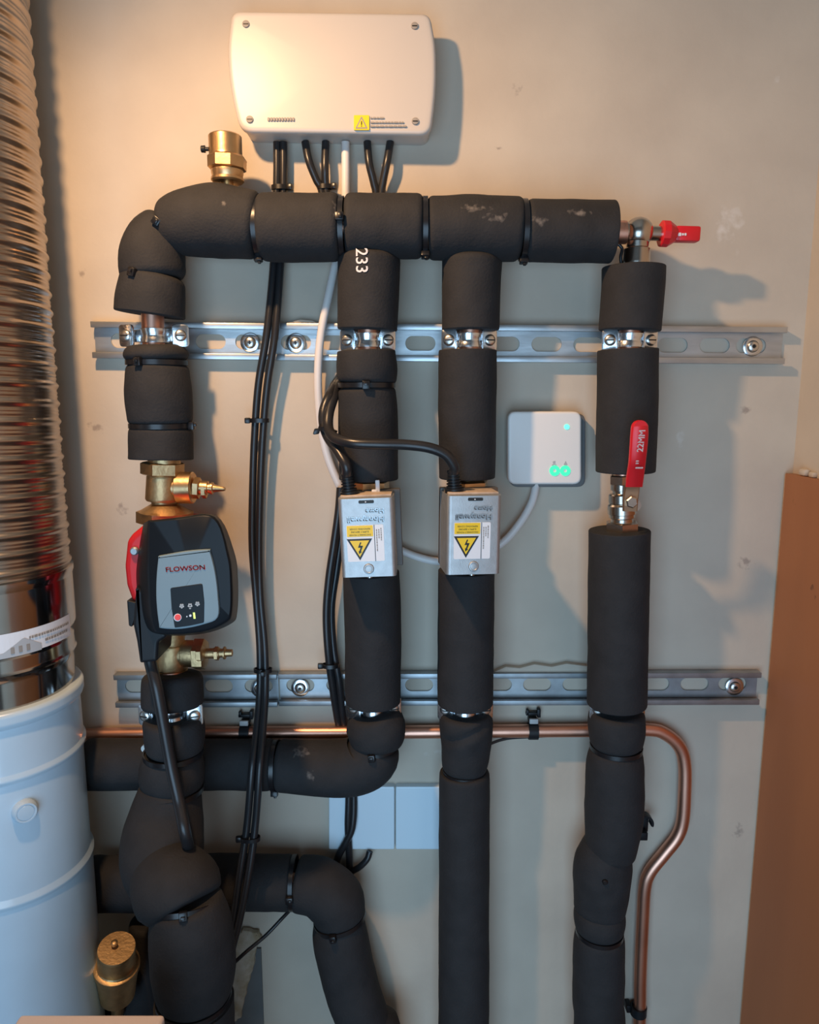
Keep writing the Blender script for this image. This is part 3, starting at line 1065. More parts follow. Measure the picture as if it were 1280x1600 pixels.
# ------------------------------------------------------------------ receiver (square white box)
t = thing('wireless_receiver', 'square white receiver box with green ring lights on the wall', 'receiver', P(850, 757, 0))
mb = MB()
prism(mb, pxloop(rrect(796, 646, 913, 760, 13), .006), 0, -.012, .001)
build('base', mb, 'greybase', t)
mb = MB()
prism(mb, pxloop(rrect(794, 643, 909, 757, 13), .024), -.0115, -.024, .0025, 4)
build('cover', mb, 'white', t, 50)
mb = MB()
prism(mb, pxloop(circ(886, 667, 4.2), .0246), -.0238, -.0246)
b = build('status_light', mb, 'greenled', t, 0)
b['label'] = 'lit green dot'
for cx, cy in ((867, 735.5), (883.5, 735.5)):
    mb = MB()
    n = 28
    for r0, r1 in ((2.7, 8.2),):
        vs, fs = [], []
        for i in range(n):
            a = 2 * math.pi * i / n
            for r in (r0, r1):
                vs.append(P(cx + r * math.cos(a), cy + r * math.sin(a), .0246))
                vs.append(P(cx + r * math.cos(a), cy + r * math.sin(a), .0238))
        for i in range(n):
            k = (i + 1) % n
            fs += [(4 * i, 4 * k, 4 * k + 2, 4 * i + 2), (4 * i + 2, 4 * k + 2, 4 * k + 3, 4 * i + 3), (4 * i, 4 * i + 1, 4 * k + 1, 4 * k)]
        mb.add(vs, fs)
    b = build('button_ring', mb, 'green', t, 0)
    b['label'] = 'lit green ring'
mb = MB()
for x in (866,):
    prism(mb, pxloop([(x - 2, 721), (x + 2, 720), (x + 2, 724), (x - 2, 724)], .0246), -.0238, -.0244)
    prism(mb, pxloop([(x - 4, 727), (x - 1, 724.6), (x + 4, 726), (x + 3, 727), (x, 726), (x - 3, 727.5)], .0246), -.0238, -.0244)
prism(mb, pxloop([(884, 720), (887, 726), (881, 726)], .0246), -.0238, -.0244)
prism(mb, pxloop([(882, 726), (886, 726), (886, 728), (882, 728)], .0246), -.0238, -.0244)
build('button_icons', mb, 'greyicon', t, 0)


# ------------------------------------------------------------------ zone valves
def zone_valve(label, cx, cy, d, yaw, roll, pipe_x, lever):
    t = thing('zone_valve', label, 'valve', P(cx, cy + 66, DC))
    s = S(cy, d)
    c = P(cx, cy, d)
    R = Matrix.Rotation(yaw, 3, 'Z') @ Matrix.Rotation(roll, 3, 'Y')

    def G(x, y, n=0.0):
        """x right, y down in pixels from the middle of the front, n = metres in front of it"""
        return c + R @ Vector((x * s, -n, -y * s))

    def plate(pts, n0, n1, m, name, parent, sm=0, bev=0.0):
        mb = MB()
        prism(mb, [(x * s, -y * s) for x, y in pts], -n0, -n1, bev)
        mb.v = [c + R @ q for q in mb.v]
        return build(name, mb, m, parent, sm)
    # brass body behind
    mb = MB()
    top, bot = P(pipe_x, 742, DC), P(pipe_x, 912, DC)
    hexnut(mb, P(pipe_x, 749, DC), P(pipe_x, 785, DC), .0225, None, .2)
    lathe2(mb, top, bot, [(0, .0125), (.3, .0125), (.32, .017), (.7, .017), (.72, .0125), (1, .0125)], 28)
    hexnut(mb, P(pipe_x, 882, DC), P(pipe_x, 908, DC), .0170, None, 0)
    build('valve_body', mb, 'brass', t)
    # dark base, wider to the right
    dep = d - .0720
    mb = MB()
    rbox(mb, G(4, -3, -dep - .0045), (96 * s, .009, 128 * s), .001, R)
    build('base_plate', mb, 'steelside', t)
    # cover with rounded uprights
    mb = MB()
    w2, y0, y1 = 43, -63, 64
    lp = [(-w2, -dep)]
    rx = 7
    for k in range(7):
        a = k / 6 * math.pi / 2
        lp.append((-w2 + rx * (1 - math.cos(a)), -rx * s * (1 - math.sin(a))))
    for k in range(6, -1, -1):
        a = k / 6 * math.pi / 2
        lp.append((w2 - rx * (1 - math.cos(a)), -rx * s * (1 - math.sin(a))))
    lp.append((w2, -dep))
    n = len(lp)
    rings = []
    for yy, dn in ((y0 + 1.2, -.0016), (y0, -.0045), (y0 + 1.2, 0.0), (y1 - 1.0, 0.0), (y1, -.0015)):
        rings.append([(x, yy, nn + (dn if nn > -.004 else 0)) for x, nn in lp])
    rings = rings[2:]
    rings.insert(0, [(x, y0, min(nn, nn - .0012) if nn > -.01 else nn) for x, nn in lp])
    vs = [G(x, yy, nn) for r in rings for x, yy, nn in r]
    fs = []
    for j in range(len(rings) - 1):
        for i in range(n - 1):
            fs.append((j * n + i, j * n + i + 1, (j + 1) * n + i + 1, (j + 1) * n + i))
    fs.append(tuple(range(n)))
    fs.append(tuple((len(rings) - 1) * n + i for i in range(n)))
    mb.add(vs, fs)
    cov = build('cover', mb, 'steel', t, 40)
    # resin top plate
    mb = MB()
    rbox(mb, G(0, y0 - 1.2, -dep * .54), (80 * s, dep * .80, 4 * s), .0006, R)
    b = build('top_plate', mb, 'beige', t)
    b['label'] = 'rough beige top under the cable entry'
    # cable gland
    g0, g1 = G(-27, y0 - 1, -dep * .45), G(-30, y0 - 36, -dep * .45)
    L = (g1 - g0).length
    pr = [(0, .0095), (.18 * L, .0095), (.20 * L, .0075)]
    for k in range(5):
        pr += [((.24 + .13 * k) * L, .0078 - .0004 * k), ((.29 + .13 * k) * L, .0078 - .0004 * k), ((.30 + .13 * k) * L, .0056), ((.35 + .13 * k) * L, .0056)]
    pr += [(.92 * L, .0062), (L, .0058)]
    mb = MB()
    lathe(mb, g0, g1 - g0, pr, 24)
    build('cable_gland', mb, 'blackplastic', t)
    if lever:
        mb = MB()
        rbox(mb, G(17, y0 - 11, -dep * .7), (7 * s, .004, 22 * s), .001, R)
        rbox(mb, G(13, y0 - 4, -dep * .7), (12 * s, .004, 6 * s), .001, R)
        b = build('manual_lever', mb, 'label', t)
        b['label'] = 'small white lever tab on top'
    # indicator slot, embossing, screw
    plate(rrect(-11, -59, 13, -54, 2.2), -.0002, .0003, 'black', 'indicator_slot', t)
    plate(rrect(-1, -57.2, 1, -55.6, .5), .0003, .0006, 'label', 'indicator', t)
    mb = MB()
    lettering(mb, 'Honeywell', lambda a, b: G(-1 - a / s, -30.5 + b / s, .0004), 56 * s, 10.5 * s, .0003)
    lettering(mb, 'Home', lambda a, b: G(13.5 - a / s, -42.5 + b / s, .0004), 27 * s, 7 * s, .0003)
    mb2 = MB()
    vsx = mb.v
    k = len(vsx)
    mb2.add(vsx, mb.f)
    mb2.v = [q + R @ Vector((.0003, -.0003, .0003)) for q in mb2.v]
    b = build('embossed_lettering', mb2, 'zinc', t, 0)
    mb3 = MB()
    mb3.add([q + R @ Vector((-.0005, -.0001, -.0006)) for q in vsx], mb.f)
    build('lettering_shade', mb3, 'steelside', t, 0)  # flat dark copy offset below the letters, painting in their embossed shade
    bt = MB()
    lathe(bt, G(0, 50, -.0005), R @ FRONT, [(0, .0052), (.0012, .0052), (.0020, .0046), (.0022, .0036), (.0017, .0032), (.0019, .0020)], 28)
    build('cover_screw', bt, 'steel', t)
    bt = MB()
    lathe(bt, G(0, 63.5, -.008), R @ Vector((0, 0, -1)), [(0, .0030), (.0022, .0028), (.003, .0018)], 16)
    build('bottom_screw', bt, 'screw', t)
    # sticker (upside down, like the head itself)
    stk = plate(rrect(-32, -20, 26, 38, 2.5), -.0002, .0003, 'label', 'sticker', t)
    stk['label'] = 'white and yellow high voltage warning sticker'
    plate(rrect(-31.4, -19.4, 9.5, -2, .6), .0003, .0005, 'yellow', 'yellow_header', stk)
    plate([(11, -20), (12, -20), (12, 38), (11, 38)], .0003, .0005, 'black', 'divider', stk)

    def Z(a, b):   # sticker zoom pixels -> head pixels
        return (700 + a * .0875 - 743, 765 + b * .0875 - 836)
    plate([Z(122, 828), Z(578, 828), Z(345, 1222)], .0003, .0005, 'black', 'triangle_border', stk)
    plate([Z(178, 860), Z(524, 860), Z(345, 1158)], .0005, .0007, 'yellow', 'triangle_field', stk)
    plate([Z(*q) for q in ((362, 886), (318, 985), (364, 988), (340, 1052), (326, 1046), (332, 1104), (384, 1066), (366, 1060), (408, 956), (356, 950), (382, 896))],
          .0007, .0009, 'black', 'lightning_bolt', stk)
    mb = MB()
    for tx, yy, wd in (('DISCONNECT POWER', -4.8, 34), ('SUPPLY BEFORE', -9.6, 28), ('REMOVING COVER', -14.2, 32)):
        lettering(mb, tx, lambda a, b: G(-11 - a / s, yy + b / s, .0007), wd * s, 2.6 * s)
    build('warning_text', mb, 'black', stk, 0)
    mb = MB()
    for xx, ya, yb in ((22, -15, 5), (18.5, -13, 2), (15, -13, 22)):
        y = ya
        while y < yb - 1:
            q = min(random.uniform(1.6, 4), yb - y)
            prism(mb, [(xx_ * s, -yy_ * s) for xx_, yy_ in rrect(xx - .8, y, xx + .8, y + q, .1)], -.0003, -.0005)
            y += q + .8
    mb.v = [c + R @ q for q in mb.v]
    build('side_print', mb, 'ink', stk, 0)
    return t, g1


v1, G1 = zone_valve('left metal zone valve head with white lever tab and warning sticker', 574, 840, .111, math.radians(-1), math.radians(-2.2), 576, True)
v2, G2 = zone_valve('right metal zone valve head, nearer the square white receiver', 741, 836, .111, math.radians(7), math.radians(.4), 731, False)

# ------------------------------------------------------------------ pump isolating valves
DP = .070


def iso_valve(label, cx, rows, branch_y, up, d):
    t = thing('isolating_valve', label, 'valve', P(cx, rows[0][1], d))
    mb = MB()
    for kind, y0, y1, r0, r1, dx in rows:
        a, b = P(cx + dx, y0, d), P(cx + dx, y1, d)
        s = S(y0, d)
        if kind == 'h':
            hexnut(mb, a, b, r0 * s, None, math.radians(8))
        else:
            lathe2(mb, a, b, [(0, r0 * s * .94), (.08, r0 * s), (.92, r1 * s), (1, r1 * s * .94)], 32)
    build('body', mb, 'castbrass', t)
    s = S(branch_y, d)

    def br(x, dy=0, dd=0):
        return P(x, branch_y + dy, d + dd)
    return t, br, s


t, br, s = iso_valve('brass isolating valve on top of the pump', 258, [
    ('c', 714, 724, 25, 25, -1), ('h', 722, 742, 33, 33, -4), ('c', 741, 782, 25, 27, -3), ('c', 780, 796, 19, 18, -2), ('c', 786, 801, 20, 40, 0), ('h', 797, 818, 43, 43, 0)], 762, True, DP)
mb = MB()
lathe2(mb, br(258), br(282), [(0, 19 * s), (1, 19 * s)], 28)
lathe2(mb, br(277), br(303), [(0, 23 * s), (.06, 25 * s), (.94, 25 * s), (1, 23 * s)], 32)
hexnut(mb, br(303), br(313, 1), 17 * s)
build('branch', mb, 'brass', t)
mb = MB()
lathe2(mb, br(312), br(352, 2), [(0, 11 * s), (.32, 11 * s), (.34, 8 * s), (.42, 8 * s), (.44, 9.5 * s), (.52, 9.5 * s), (.55, 6.5 * s), (.95, 3.4 * s), (1, 2.6 * s)], 24)
hexnut(mb, br(316, 4), br(323, 4), 13 * s)
build('spindle', mb, 'brass', t)

t, br, s = iso_valve('brass isolating valve underneath the pump with spindle pointing right', 268, [
    ('c', 984, 1012, 20, 17, 2), ('c', 1006, 1046, 23, 25, 0), ('c', 1044, 1056, 25, 23, 0), ('h', 1052, 1066, 26, 26, 3)], 1021, False, .084)
mb = MB()
lathe2(mb, br(268), br(290), [(0, 19 * s), (1, 19 * s)], 28)
lathe2(mb, br(286), br(307), [(0, 19 * s), (.06, 21 * s), (.94, 21 * s), (1, 19 * s)], 32)
hexnut(mb, br(303, 1), br(322, 1), 25 * s)
hexnut(mb, br(308, 0, .012), br(317, 0, .012), 13 * s)
build('branch', mb, 'castbrass', t)
mb = MB()
lathe2(mb, br(318), br(363, -1), [(0, 8 * s), (.35, 8 * s), (.37, 9 * s), (.55, 9 * s), (.57, 7 * s), (.70, 7 * s), (.71, 10 * s), (.76, 10 * s), (.77, 6 * s), (1, 5.6 * s)], 24)
hexnut(mb, br(336), br(342), 11.5 * s)
build('spindle', mb, 'castbrass', t)

# ------------------------------------------------------------------ pump
t = thing('circulation_pump', 'black circulation pump with grey display face and red housing', 'pump', P(262, 995, .09))
DF = .178
mb = MB()
lathe2(mb, P(262, 818, DP), P(264, 990, DP), [(0, .020), (.12, .020), (.25, .033), (.75, .033), (.88, .018), (1, .0165)], 32)
vol = [(226, 818), (204, 836), (197, 846), (193, 885), (196, 915), (205, 940), (240, 952), (290, 950), (320, 915), (322, 860), (300, 822)]
prism(mb, pxloop(round_poly(vol, 4), .115), -.046, -.115, .006)
hous = build('volute_housing', mb, 'redcast', t)
hous['label'] = 'red cast housing behind the black head'
mb = MB()
lathe(mb, P(212, 860, .114), FRONT, [(0, .0042), (.004, .0042), (.0055, .003)], 16)
build('housing_bolt', mb, 'zincdark', hous)
# black head: back outline lofted to a smaller front outline
bk = catmull([(224, 818), (280, 808), (339, 806), (366, 862), (372, 905), (371, 955), (362, 974), (318, 990), (250, 992), (222, 972), (213, 905), (217, 860), (224, 818)], 6)[:-1]
fr = catmull([(233, 813), (280, 809), (335, 808), (357, 868), (362, 915), (361, 958), (352, 972), (318, 986), (256, 990), (238, 975), (232, 905), (232, 850), (233, 813)], 6)[:-1]
mb = MB()
n = len(bk)
rings = []
for f_, d_ in ((0, .118), (.12, .124), (.30, .150), (.75, .168), (.95, .1745), (1.0, .1765)):
    ins = 0 if f_ < 1 else 3.0
    lp = []
    for (a, b), (e, g) in zip(bk, fr):
        x, y = a + (e - a) * f_, b + (g - b) * f_
        if f_ == 1.0:
            x, y = 297 + (x - 297) * .965, 898 + (y - 898) * .965
        lp.append(P(x, y, d_))
    rings.append(lp)
cen = P(297, 898, .1782)
vs = [q for r in rings for q in r]
fs = [(j * n + i, j * n + (i + 1) % n, (j + 1) * n + (i + 1) % n, (j + 1) * n + i) for j in range(len(rings) - 1) for i in range(n)]
fs.append(tuple(range(n)))
vs.append(cen)
L0 = (len(rings) - 1) * n
fs += [(L0 + i, L0 + (i + 1) % n, len(vs) - 1) for i in range(n)]
mb.add(vs, fs)
build('motor_head', mb, 'pumpblack', t, 50)
mb = MB()
face = catmull([(248, 869), (290, 861.5), (325, 859), (328, 863), (336, 895), (340.5, 933), (340, 965), (318, 976), (283, 983), (252, 982), (248, 976), (244, 940), (244, 905), (247, 872), (248, 869)], 4)[:-1]
prism(mb, pxloop(face, .1805), -.176, -.1805, .0010, 2)
fc = build('display_face', mb, 'greyface', t)
fc['label'] = 'blue-grey display face'
mb = MB()
pan = round_poly([(266, 919), (316, 912), (319, 940), (318.5, 973), (296, 978), (273, 981), (268, 950)], [3, 3, 4, 2, 4, 2, 4])
prism(mb, pxloop(pan, .1812), -.1800, -.1812, .0003, 1)
build('control_panel', mb, 'pumpblack', fc)
s = S(890, .181)
tl = math.radians(4)


def face_text(cx, cy, dd):
    o = P(cx, cy, dd)
    return lambda a, b: o + Vector((a * math.cos(tl) - b * math.sin(tl), 0, a * math.sin(tl) + b * math.cos(tl)))


mb = MB()
lettering(mb, 'FLOWSON', face_text(289.5, 888.5, .1810), 61 * s, 7.6 * s, .0003)
build('logo_lettering', mb, 'redprint', fc, 0)
mb = MB()
prism(mb, pxloop(circ(277.5, 965, 6.0), .1816), -.181, -.1815)
build('button_ring', mb, 'label', fc, 0)
mb = MB()
prism(mb, pxloop(circ(277.5, 965, 4.8), .1822), -.1814, -.1822, .0003, 1)
b = build('button', mb, 'redled', fc, 0)
b['label'] = 'round red button with white ring'
mb = MB()
for x, y in ((284, 947), (297, 946.3), (308.5, 943.6)):
    for k in range(5):
        a = k * 2 * math.pi / 5 + .3
        prism(mb, pxloop(circ(x + 2.4 * math.cos(a), y + 2.4 * math.sin(a), 1.5, 8), .1815), -.181, -.1815)
    prism(mb, pxloop(circ(x, y + (4 if x == 297 else 0), 1.6, 8), .1815), -.181, -.1815)
build('mode_icons', mb, 'greyicon', fc, 0)
mb = MB()
lettering(mb, '1', face_text(303.5, 962, .1816), 3.0 * s, 10 * s, .00015)
build('lit_digit', mb, 'greenyellow', fc, 0)
mb = MB()
prism(mb, pxloop(circ(297.5, 962, 1.9, 12), .1815), -.181, -.1815)
prism(mb, pxloop(circ(292, 963.5, 1.0, 12), .1815), -.181, -.1815)
build('indicator_dot', mb, 'label', fc, 0)
# terminal box on the lower left
mb = MB()
prism(mb, pxloop(round_poly([(212, 915), (252, 950), (260, 996), (247, 1004), (245, 1034), (218, 1037), (213, 1003), (207, 975)], 4), .15), -.108, -.150, .003)
build('terminal_box', mb, 'blackplastic', t)
mb = MB()
prism(mb, pxloop(round_poly([(198, 938), (214, 942), (212, 962), (206, 980), (201, 978)], 2), .118), -.106, -.118, .001)
build('connector_clip', mb, 'blackplastic', t)

# ------------------------------------------------------------------ air vents
t = thing('air_vent', 'brass automatic air vent standing on the header pipe at top left', 'air vent', P(355, 300, DH))
vx = 354
mb = MB()
s = S(250, DH)
lathe2(mb, P(356, 300, DH), P(vx, 213, DH), [(0, 9 * s), (.16, 9 * s), (.17, 23 * s), (.20, 25.5 * s), (.24, 25.5 * s), (.25, 23 * s), (.33, 25 * s), (.38, 25 * s)], 36)
build('lower_cup', mb, 'brass', t)
mb = MB()
lathe2(mb, P(355, 267, DH), P(355, 244, DH), [(0, 25 * s), (.12, 30 * s), (.85, 30.5 * s), (1, 27 * s)], 8, math.pi / 8)
build('hex_collar', mb, 'brass', t)
mb = MB()
lathe2(mb, P(353, 246, DH), P(351.5, 211, DH), [(0, 26 * s), (.10, 25.5 * s), (.92, 25.5 * s), (.97, 24 * s), (1, 20 * s)], 36)
build('upper_cap', mb, 'brass', t)
mb = MB()
lathe2(mb, P(326, 233, DH), P(314, 233, DH), [(0, 3 * s), (.4, 3 * s), (.45, 5.5 * s), (.95, 5 * s), (1, 3.5 * s)], 16)
b = build('bleed_cap', mb, 'blackplastic', t)
b['label'] = 'small black bleed cap'

t = thing('air_vent', 'domed brass air vent low in the bottom left corner beside white pipe', 'air vent', P(188, 1575, .09))
A0, A1 = P(184, 1582, .085), P(182, 1480, .115)
ax = (A1 - A0).normalized()
s = S(1510, .1)
LA = (A1 - A0).length
mb = MB()
lathe2(mb, A0, A0 + ax * LA * .3, [(0, 10 * s), (1, 10 * s)], 24)
build('stem', mb, 'castbrass', t)
mb = MB()
lathe(mb, A0 + ax * LA * .26, ax, [(0, 20 * s), (LA * .04, 27 * s), (LA * .30, 30 * s), (LA * .40, 32 * s), (LA * .44, 34 * s), (LA * .49, 34 * s), (LA * .50, 31 * s)], 40)
build('lower_cup', mb, 'castbrass', t, 30)
mb = MB()
lathe(mb, A0 + ax * LA * .75, ax, [(0, 30 * s), (LA * .02, 27.5 * s), (LA * .22, 28 * s), (LA * .24, 27 * s)], 40)
build('upper_cap', mb, 'castbrass', t, 30)
mb = MB()
lathe(mb, A1 - ax * .0006 + XV * -.002 + UPV * .004, ax, [(0, .0034), (.003, .0034), (.004, .002)], 16)
build('bleed_screw', mb, 'castbrass', t)
mb = MB()
lathe(mb, A1 - ax * .0006 + XV * .003 - UPV * .002, ax, [(0, .0020), (.0015, .0018)], 12)
build('cap_pip', mb, 'castbrass', t)

# ------------------------------------------------------------------ drain valve with red cap (top right)
t = thing('drain_valve', 'nickel elbow drain valve with red handle at header pipe end', 'valve', P(998, 415, DC))
dv = .052
s = S(370, dv)
mb = MB()
lathe2(mb, P(955, 363, dv), P(985, 362, dv), [(0, 11 * s), (.3, 11 * s), (.32, 15 * s), (.98, 14 * s), (1, 12 * s)], 28)
pr = [(0, 3 * s)] + [((1 - math.cos(a)) * 23 * s, math.sin(a) * 23 * s) for a in [k * math.pi / 12 for k in range(1, 12)]] + [(46 * s, 3 * s)]
lathe(mb, P(999, 339, dv), Vector((0, 0, -1)), pr, 32)
lathe2(mb, P(997, 370, dv), P(994, 418, dv), [(0, 18 * s), (.35, 17 * s), (.40, 20 * s), (.85, 21 * s), (1, 20 * s)], 28)
build('body', mb, 'nickel', t)
mb = MB()
lathe2(mb, P(1006, 364, dv), P(1036, 365, dv), [(0, 13 * s), (.35, 13 * s), (.38, 11 * s), (1, 11 * s)], 24)
build('stem', mb, 'nickel', t)
mb = MB()
lathe2(mb, P(1032, 365, dv), P(1057, 366, dv), [(0, 18 * s), (.06, 20 * s), (.45, 20 * s), (1, 11 * s)], 12)
hd = build('cap_collar', mb, 'red', t, 20)
hd['label'] = 'red faceted collar'
mb = MB()
c0, c1 = P(1053, 366, dv), P(1092, 367, dv)
rbox(mb, (c0 + c1) / 2, ((c1 - c0).length, .013, 23 * s), .0022, Matrix.Rotation(math.atan2((c0 - c1).z, (c1 - c0).x), 3, 'Y'))
hd = build('cap_handle', mb, 'red', t)
hd['label'] = 'red flat handle'
mb = MB()
for x0, x1, r in ((1060, 1065, 2.6), (1066, 1069, 1.8), (1070, 1073, 2.0)):
    prism(mb, pxloop(rrect(x0, 366 - r, x1, 366 + r, 1), dv + .0072), -dv - .0060, -dv - .0070)
build('raised_mark', mb, 'palegrey', hd, 0)
mb = MB()
path = px_path([(962, 378, .05), (972, 388, .05), (970, 402, .05), (972, 418, .049)], 8)
sweep(mb, path, [.0016] * len(path), 10)
build('sensor_wire', mb, 'cable', t)

# ------------------------------------------------------------------ ball valve with red lever
t = thing('ball_valve', 'nickel ball valve with red lever handle on the right pipe', 'valve', P(970, 830, DC))
bx = 972
s = S(790, DC)
mb = MB()
lathe2(mb, P(bx, 738, DC), P(bx, 835, DC), [(0, 14 * s), (.14, 14 * s), (.15, 17 * s), (.28, 17 * s), (.29, 14 * s), (.33, 14 * s), (.34, 18 * s), (.36, 20 * s), (.48, 20 * s),
                                           (.49, 18 * s), (.53, 21.5 * s), (.66, 22 * s), (.67, 20 * s), (.72, 20 * s), (.74, 17 * s), (.84, 18 * s)], 36)
build('body', mb, 'nickel', t, 30)
mb = MB()
hexnut(mb, P(bx, 815, DC), P(bx, 832, DC), 27 * s, None, .25)
build('union_nut', mb, 'nickel', t, 20)
mb = MB()
hexnut(mb, P(bx, 742, DC), P(bx, 757, DC), 20 * s, None, .25)
build('union_nut', mb, 'nickel', t, 20)
mb = MB()
sp0 = P(985, 786, .064)
lathe(mb, sp0, FRONT, [(0, .0065), (.016, .0065)], 20)
build('stem', mb, 'nickel', t)
mb = MB()
lathe(mb, P(986, 784, .086), FRONT, [(0, .0062), (.004, .0062), (.005, .005)], 6, False, .2)
build('lever_nut', mb, 'nickel', t)


def strip(mb, rows, thick, sub=6):
    """lever: rows = [(px_center, py, d, half width px)]"""
    q = catmull([tuple(map(float, r)) for r in rows], sub)
    vs, fs = [], []
    for x, y, d, hw_ in q:
        a, b = P(x - hw_, y, d), P(x + hw_, y, d)
        e = Vector((0, thick, 0))
        k = .0012
        vs += [a + Vector((0, .0008, 0)), a + Vector((k, -.0006, 0)), b + Vector((-k, -.0006, 0)), b + Vector((0, .0008, 0)), b + e, a + e]
    n = len(q)
    for j in range(n - 1):
        for i in range(6):
            k = (i + 1) % 6
            fs.append((j * 6 + i, j * 6 + k, (j + 1) * 6 + k, (j + 1) * 6 + i))
    fs += [tuple(range(6)), tuple((n - 1) * 6 + i for i in range(6))]
    return mb.add(vs, fs)


mb = MB()
strip(mb, [(985, 799, .0855, 11.5), (986, 780, .0855, 12), (988, 765, .0860, 12), (991, 748, .0910, 11.5), (993, 730, .098, 10)], .0022)
b = build('lever_plate', mb, 'lever', t)
b['label'] = 'plated lever plate under the red grip'
mb = MB()
rows = [(991.5, 761, .0885, 13.2), (994.5, 740, .096, 13.0), (997, 722, .1025, 12.8), (999, 700, .1065, 13.2), (1000.5, 680, .1085, 13.4), (1001, 668, .109, 12.8)]
for k in range(1, 7):
    a = k / 6 * math.pi / 2
    rows.append((1001.3, 668 - 11.5 * math.sin(a), .109, max(.6, 12.8 * math.cos(a))))
strip(mb, rows, .0046, 4)
grip = build('lever_grip', mb, 'red', t, 50)
grip['label'] = 'red vinyl grip marked 22MM'
o22 = P(1002.2, 690, .1110)
mb = MB()
sx_ = S(690, .111)


def lever_text(cx, cy, d):
    o = P(cx, cy, d)
    tilt = Vector((.035, -.10, 1)).normalized()
    return lambda a, b: o + tilt * a + Vector((-b, 0, 0))


lettering(mb, '22MM', lever_text(1002, 689.5, .1105), 34 * sx_, 9.5 * sx_, .0003)
lettering(mb, '1"', lever_text(999.5, 726, .1050), 13 * sx_, 12 * sx_, .0002)
build('moulded_lettering', mb, 'palegrey', grip, 0)


# ------------------------------------------------------------------ copper pipe and its clips
mb = MB()
pts = [(108, 1149, .0125), (200, 1147, .0125), (400, 1145, .0125), (600, 1144, .0125), (800, 1142, .0125), (930, 1141, .0125), (1012, 1140, .0125),
       (1040, 1147, .0125), (1062, 1167, .0125), (1070, 1195, .0125), (1070, 1240, .0125), (1067, 1282, .0125), (1058, 1308, .0125), (1038, 1334, .0125), (1016, 1362, .0125),
       (1008, 1386, .0125), (1005, 1430, .0125), (1001, 1520, .0125), (996, 1680, .0125), under(996, 1680, .0125)]
path = px_path(pts, 8)
sweep(mb, path, [.0076] * len(path), 24)
tag(build('copper_pipe', mb, 'copper', None, 60, off=P(*under(996, 1680, .0125))), 'bare bent copper pipe along the wall under the lower rail', 'pipe')


def clip(label, cx, cy, horiz=True, tab=True, d=.0125):
    t = thing('pipe_clip', label, 'clip', P(cx, cy, 0))
    c = P(cx, cy, d)
    a = XV if horiz else UPV
    mb = MB()
    lathe(mb, c - a * .0055, a, [(0, .0079), (0, .0100), (.011, .0100), (.011, .0079)], 28, True)
    build('saddle', mb, 'blackplastic', t)
    up = UPV if horiz else Vector((-1, 0, 0))
    mb = MB()
    sz = (.010, .018, .006) if horiz else (.006, .018, .010)
    rbox(mb, c + up * .0115 + Vector((0, .0062, 0)), (sz[0], .0120, sz[2]), .001)
    build('foot', mb, 'blackplastic', t)
    if tab:
        mb = MB()
        rbox(mb, c + up * .019 + FRONT * -.006, (.016, .006, .0035), .0006)
        rbox(mb, c + up * .020 + XV * .007 + FRONT * -.006, (.004, .007, .010), .0006)
        rbox(mb, c + up * .021 - XV * .006 + FRONT * -.006, (.003, .006, .006), .0006)
        build('latch', mb, 'blackplastic', t)
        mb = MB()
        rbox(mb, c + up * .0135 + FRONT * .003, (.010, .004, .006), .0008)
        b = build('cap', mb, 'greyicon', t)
        b['label'] = 'grey end of the clip'
    return t


clip('black plastic pipe clip on the copper pipe left of the cable bundle', 383, 1145)
clip('black plastic pipe clip on the copper pipe between the two right-hand pipes', 833, 1142)
clip('black plastic pipe clip at the foot of the upright copper pipe', 998, 1578, False, False)
t = thing('pipe_clip', 'open black pipe clip without a pipe beside the kinked pipe', 'clip', P(1008, 1285, 0))
mb = MB()
c = P(1006, 1284, .018)
n = 18
vs, fs = [], []
for i in range(n + 1):
    a = math.radians(-20 + 150 * i / n)
    for r in (.0078, .0105):
        for h_ in (-.0055, .0055):
            vs.append(c + Vector((r * math.cos(a), h_, r * math.sin(a))))
for i in range(n):
    o = 4 * i
    for p, q in ((0, 1), (1, 3), (3, 2), (2, 0)):
        fs.append((o + p, o + q, o + 4 + q, o + 4 + p))
fs += [(0, 1, 3, 2), (4 * n, 4 * n + 1, 4 * n + 3, 4 * n + 2)]
mb.add(vs, fs)
build('jaw', mb, 'blackplastic', t)
mb = MB()
rbox(mb, P(1002, 1300, .012), (.010, .020, .010), .001)
rbox(mb, P(1006, 1284, .006), (.008, .011, .020), .001)
build('foot', mb, 'blackplastic', t)

# ------------------------------------------------------------------ blanking plates
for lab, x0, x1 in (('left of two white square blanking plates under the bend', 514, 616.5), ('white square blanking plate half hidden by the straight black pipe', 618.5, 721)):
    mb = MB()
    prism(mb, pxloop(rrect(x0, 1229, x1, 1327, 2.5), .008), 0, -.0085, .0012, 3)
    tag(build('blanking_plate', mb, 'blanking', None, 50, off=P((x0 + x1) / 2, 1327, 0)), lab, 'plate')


# ------------------------------------------------------------------ cables
def cable(label, pts, r, m='cable', name='cable', group=None):
    mb = MB()
    path = px_path(pts, 10)
    sweep(mb, path, [r] * len(path), 14)
    return tag(build(name, mb, m, None, 60, off=path[-1]), label, 'cable', group)


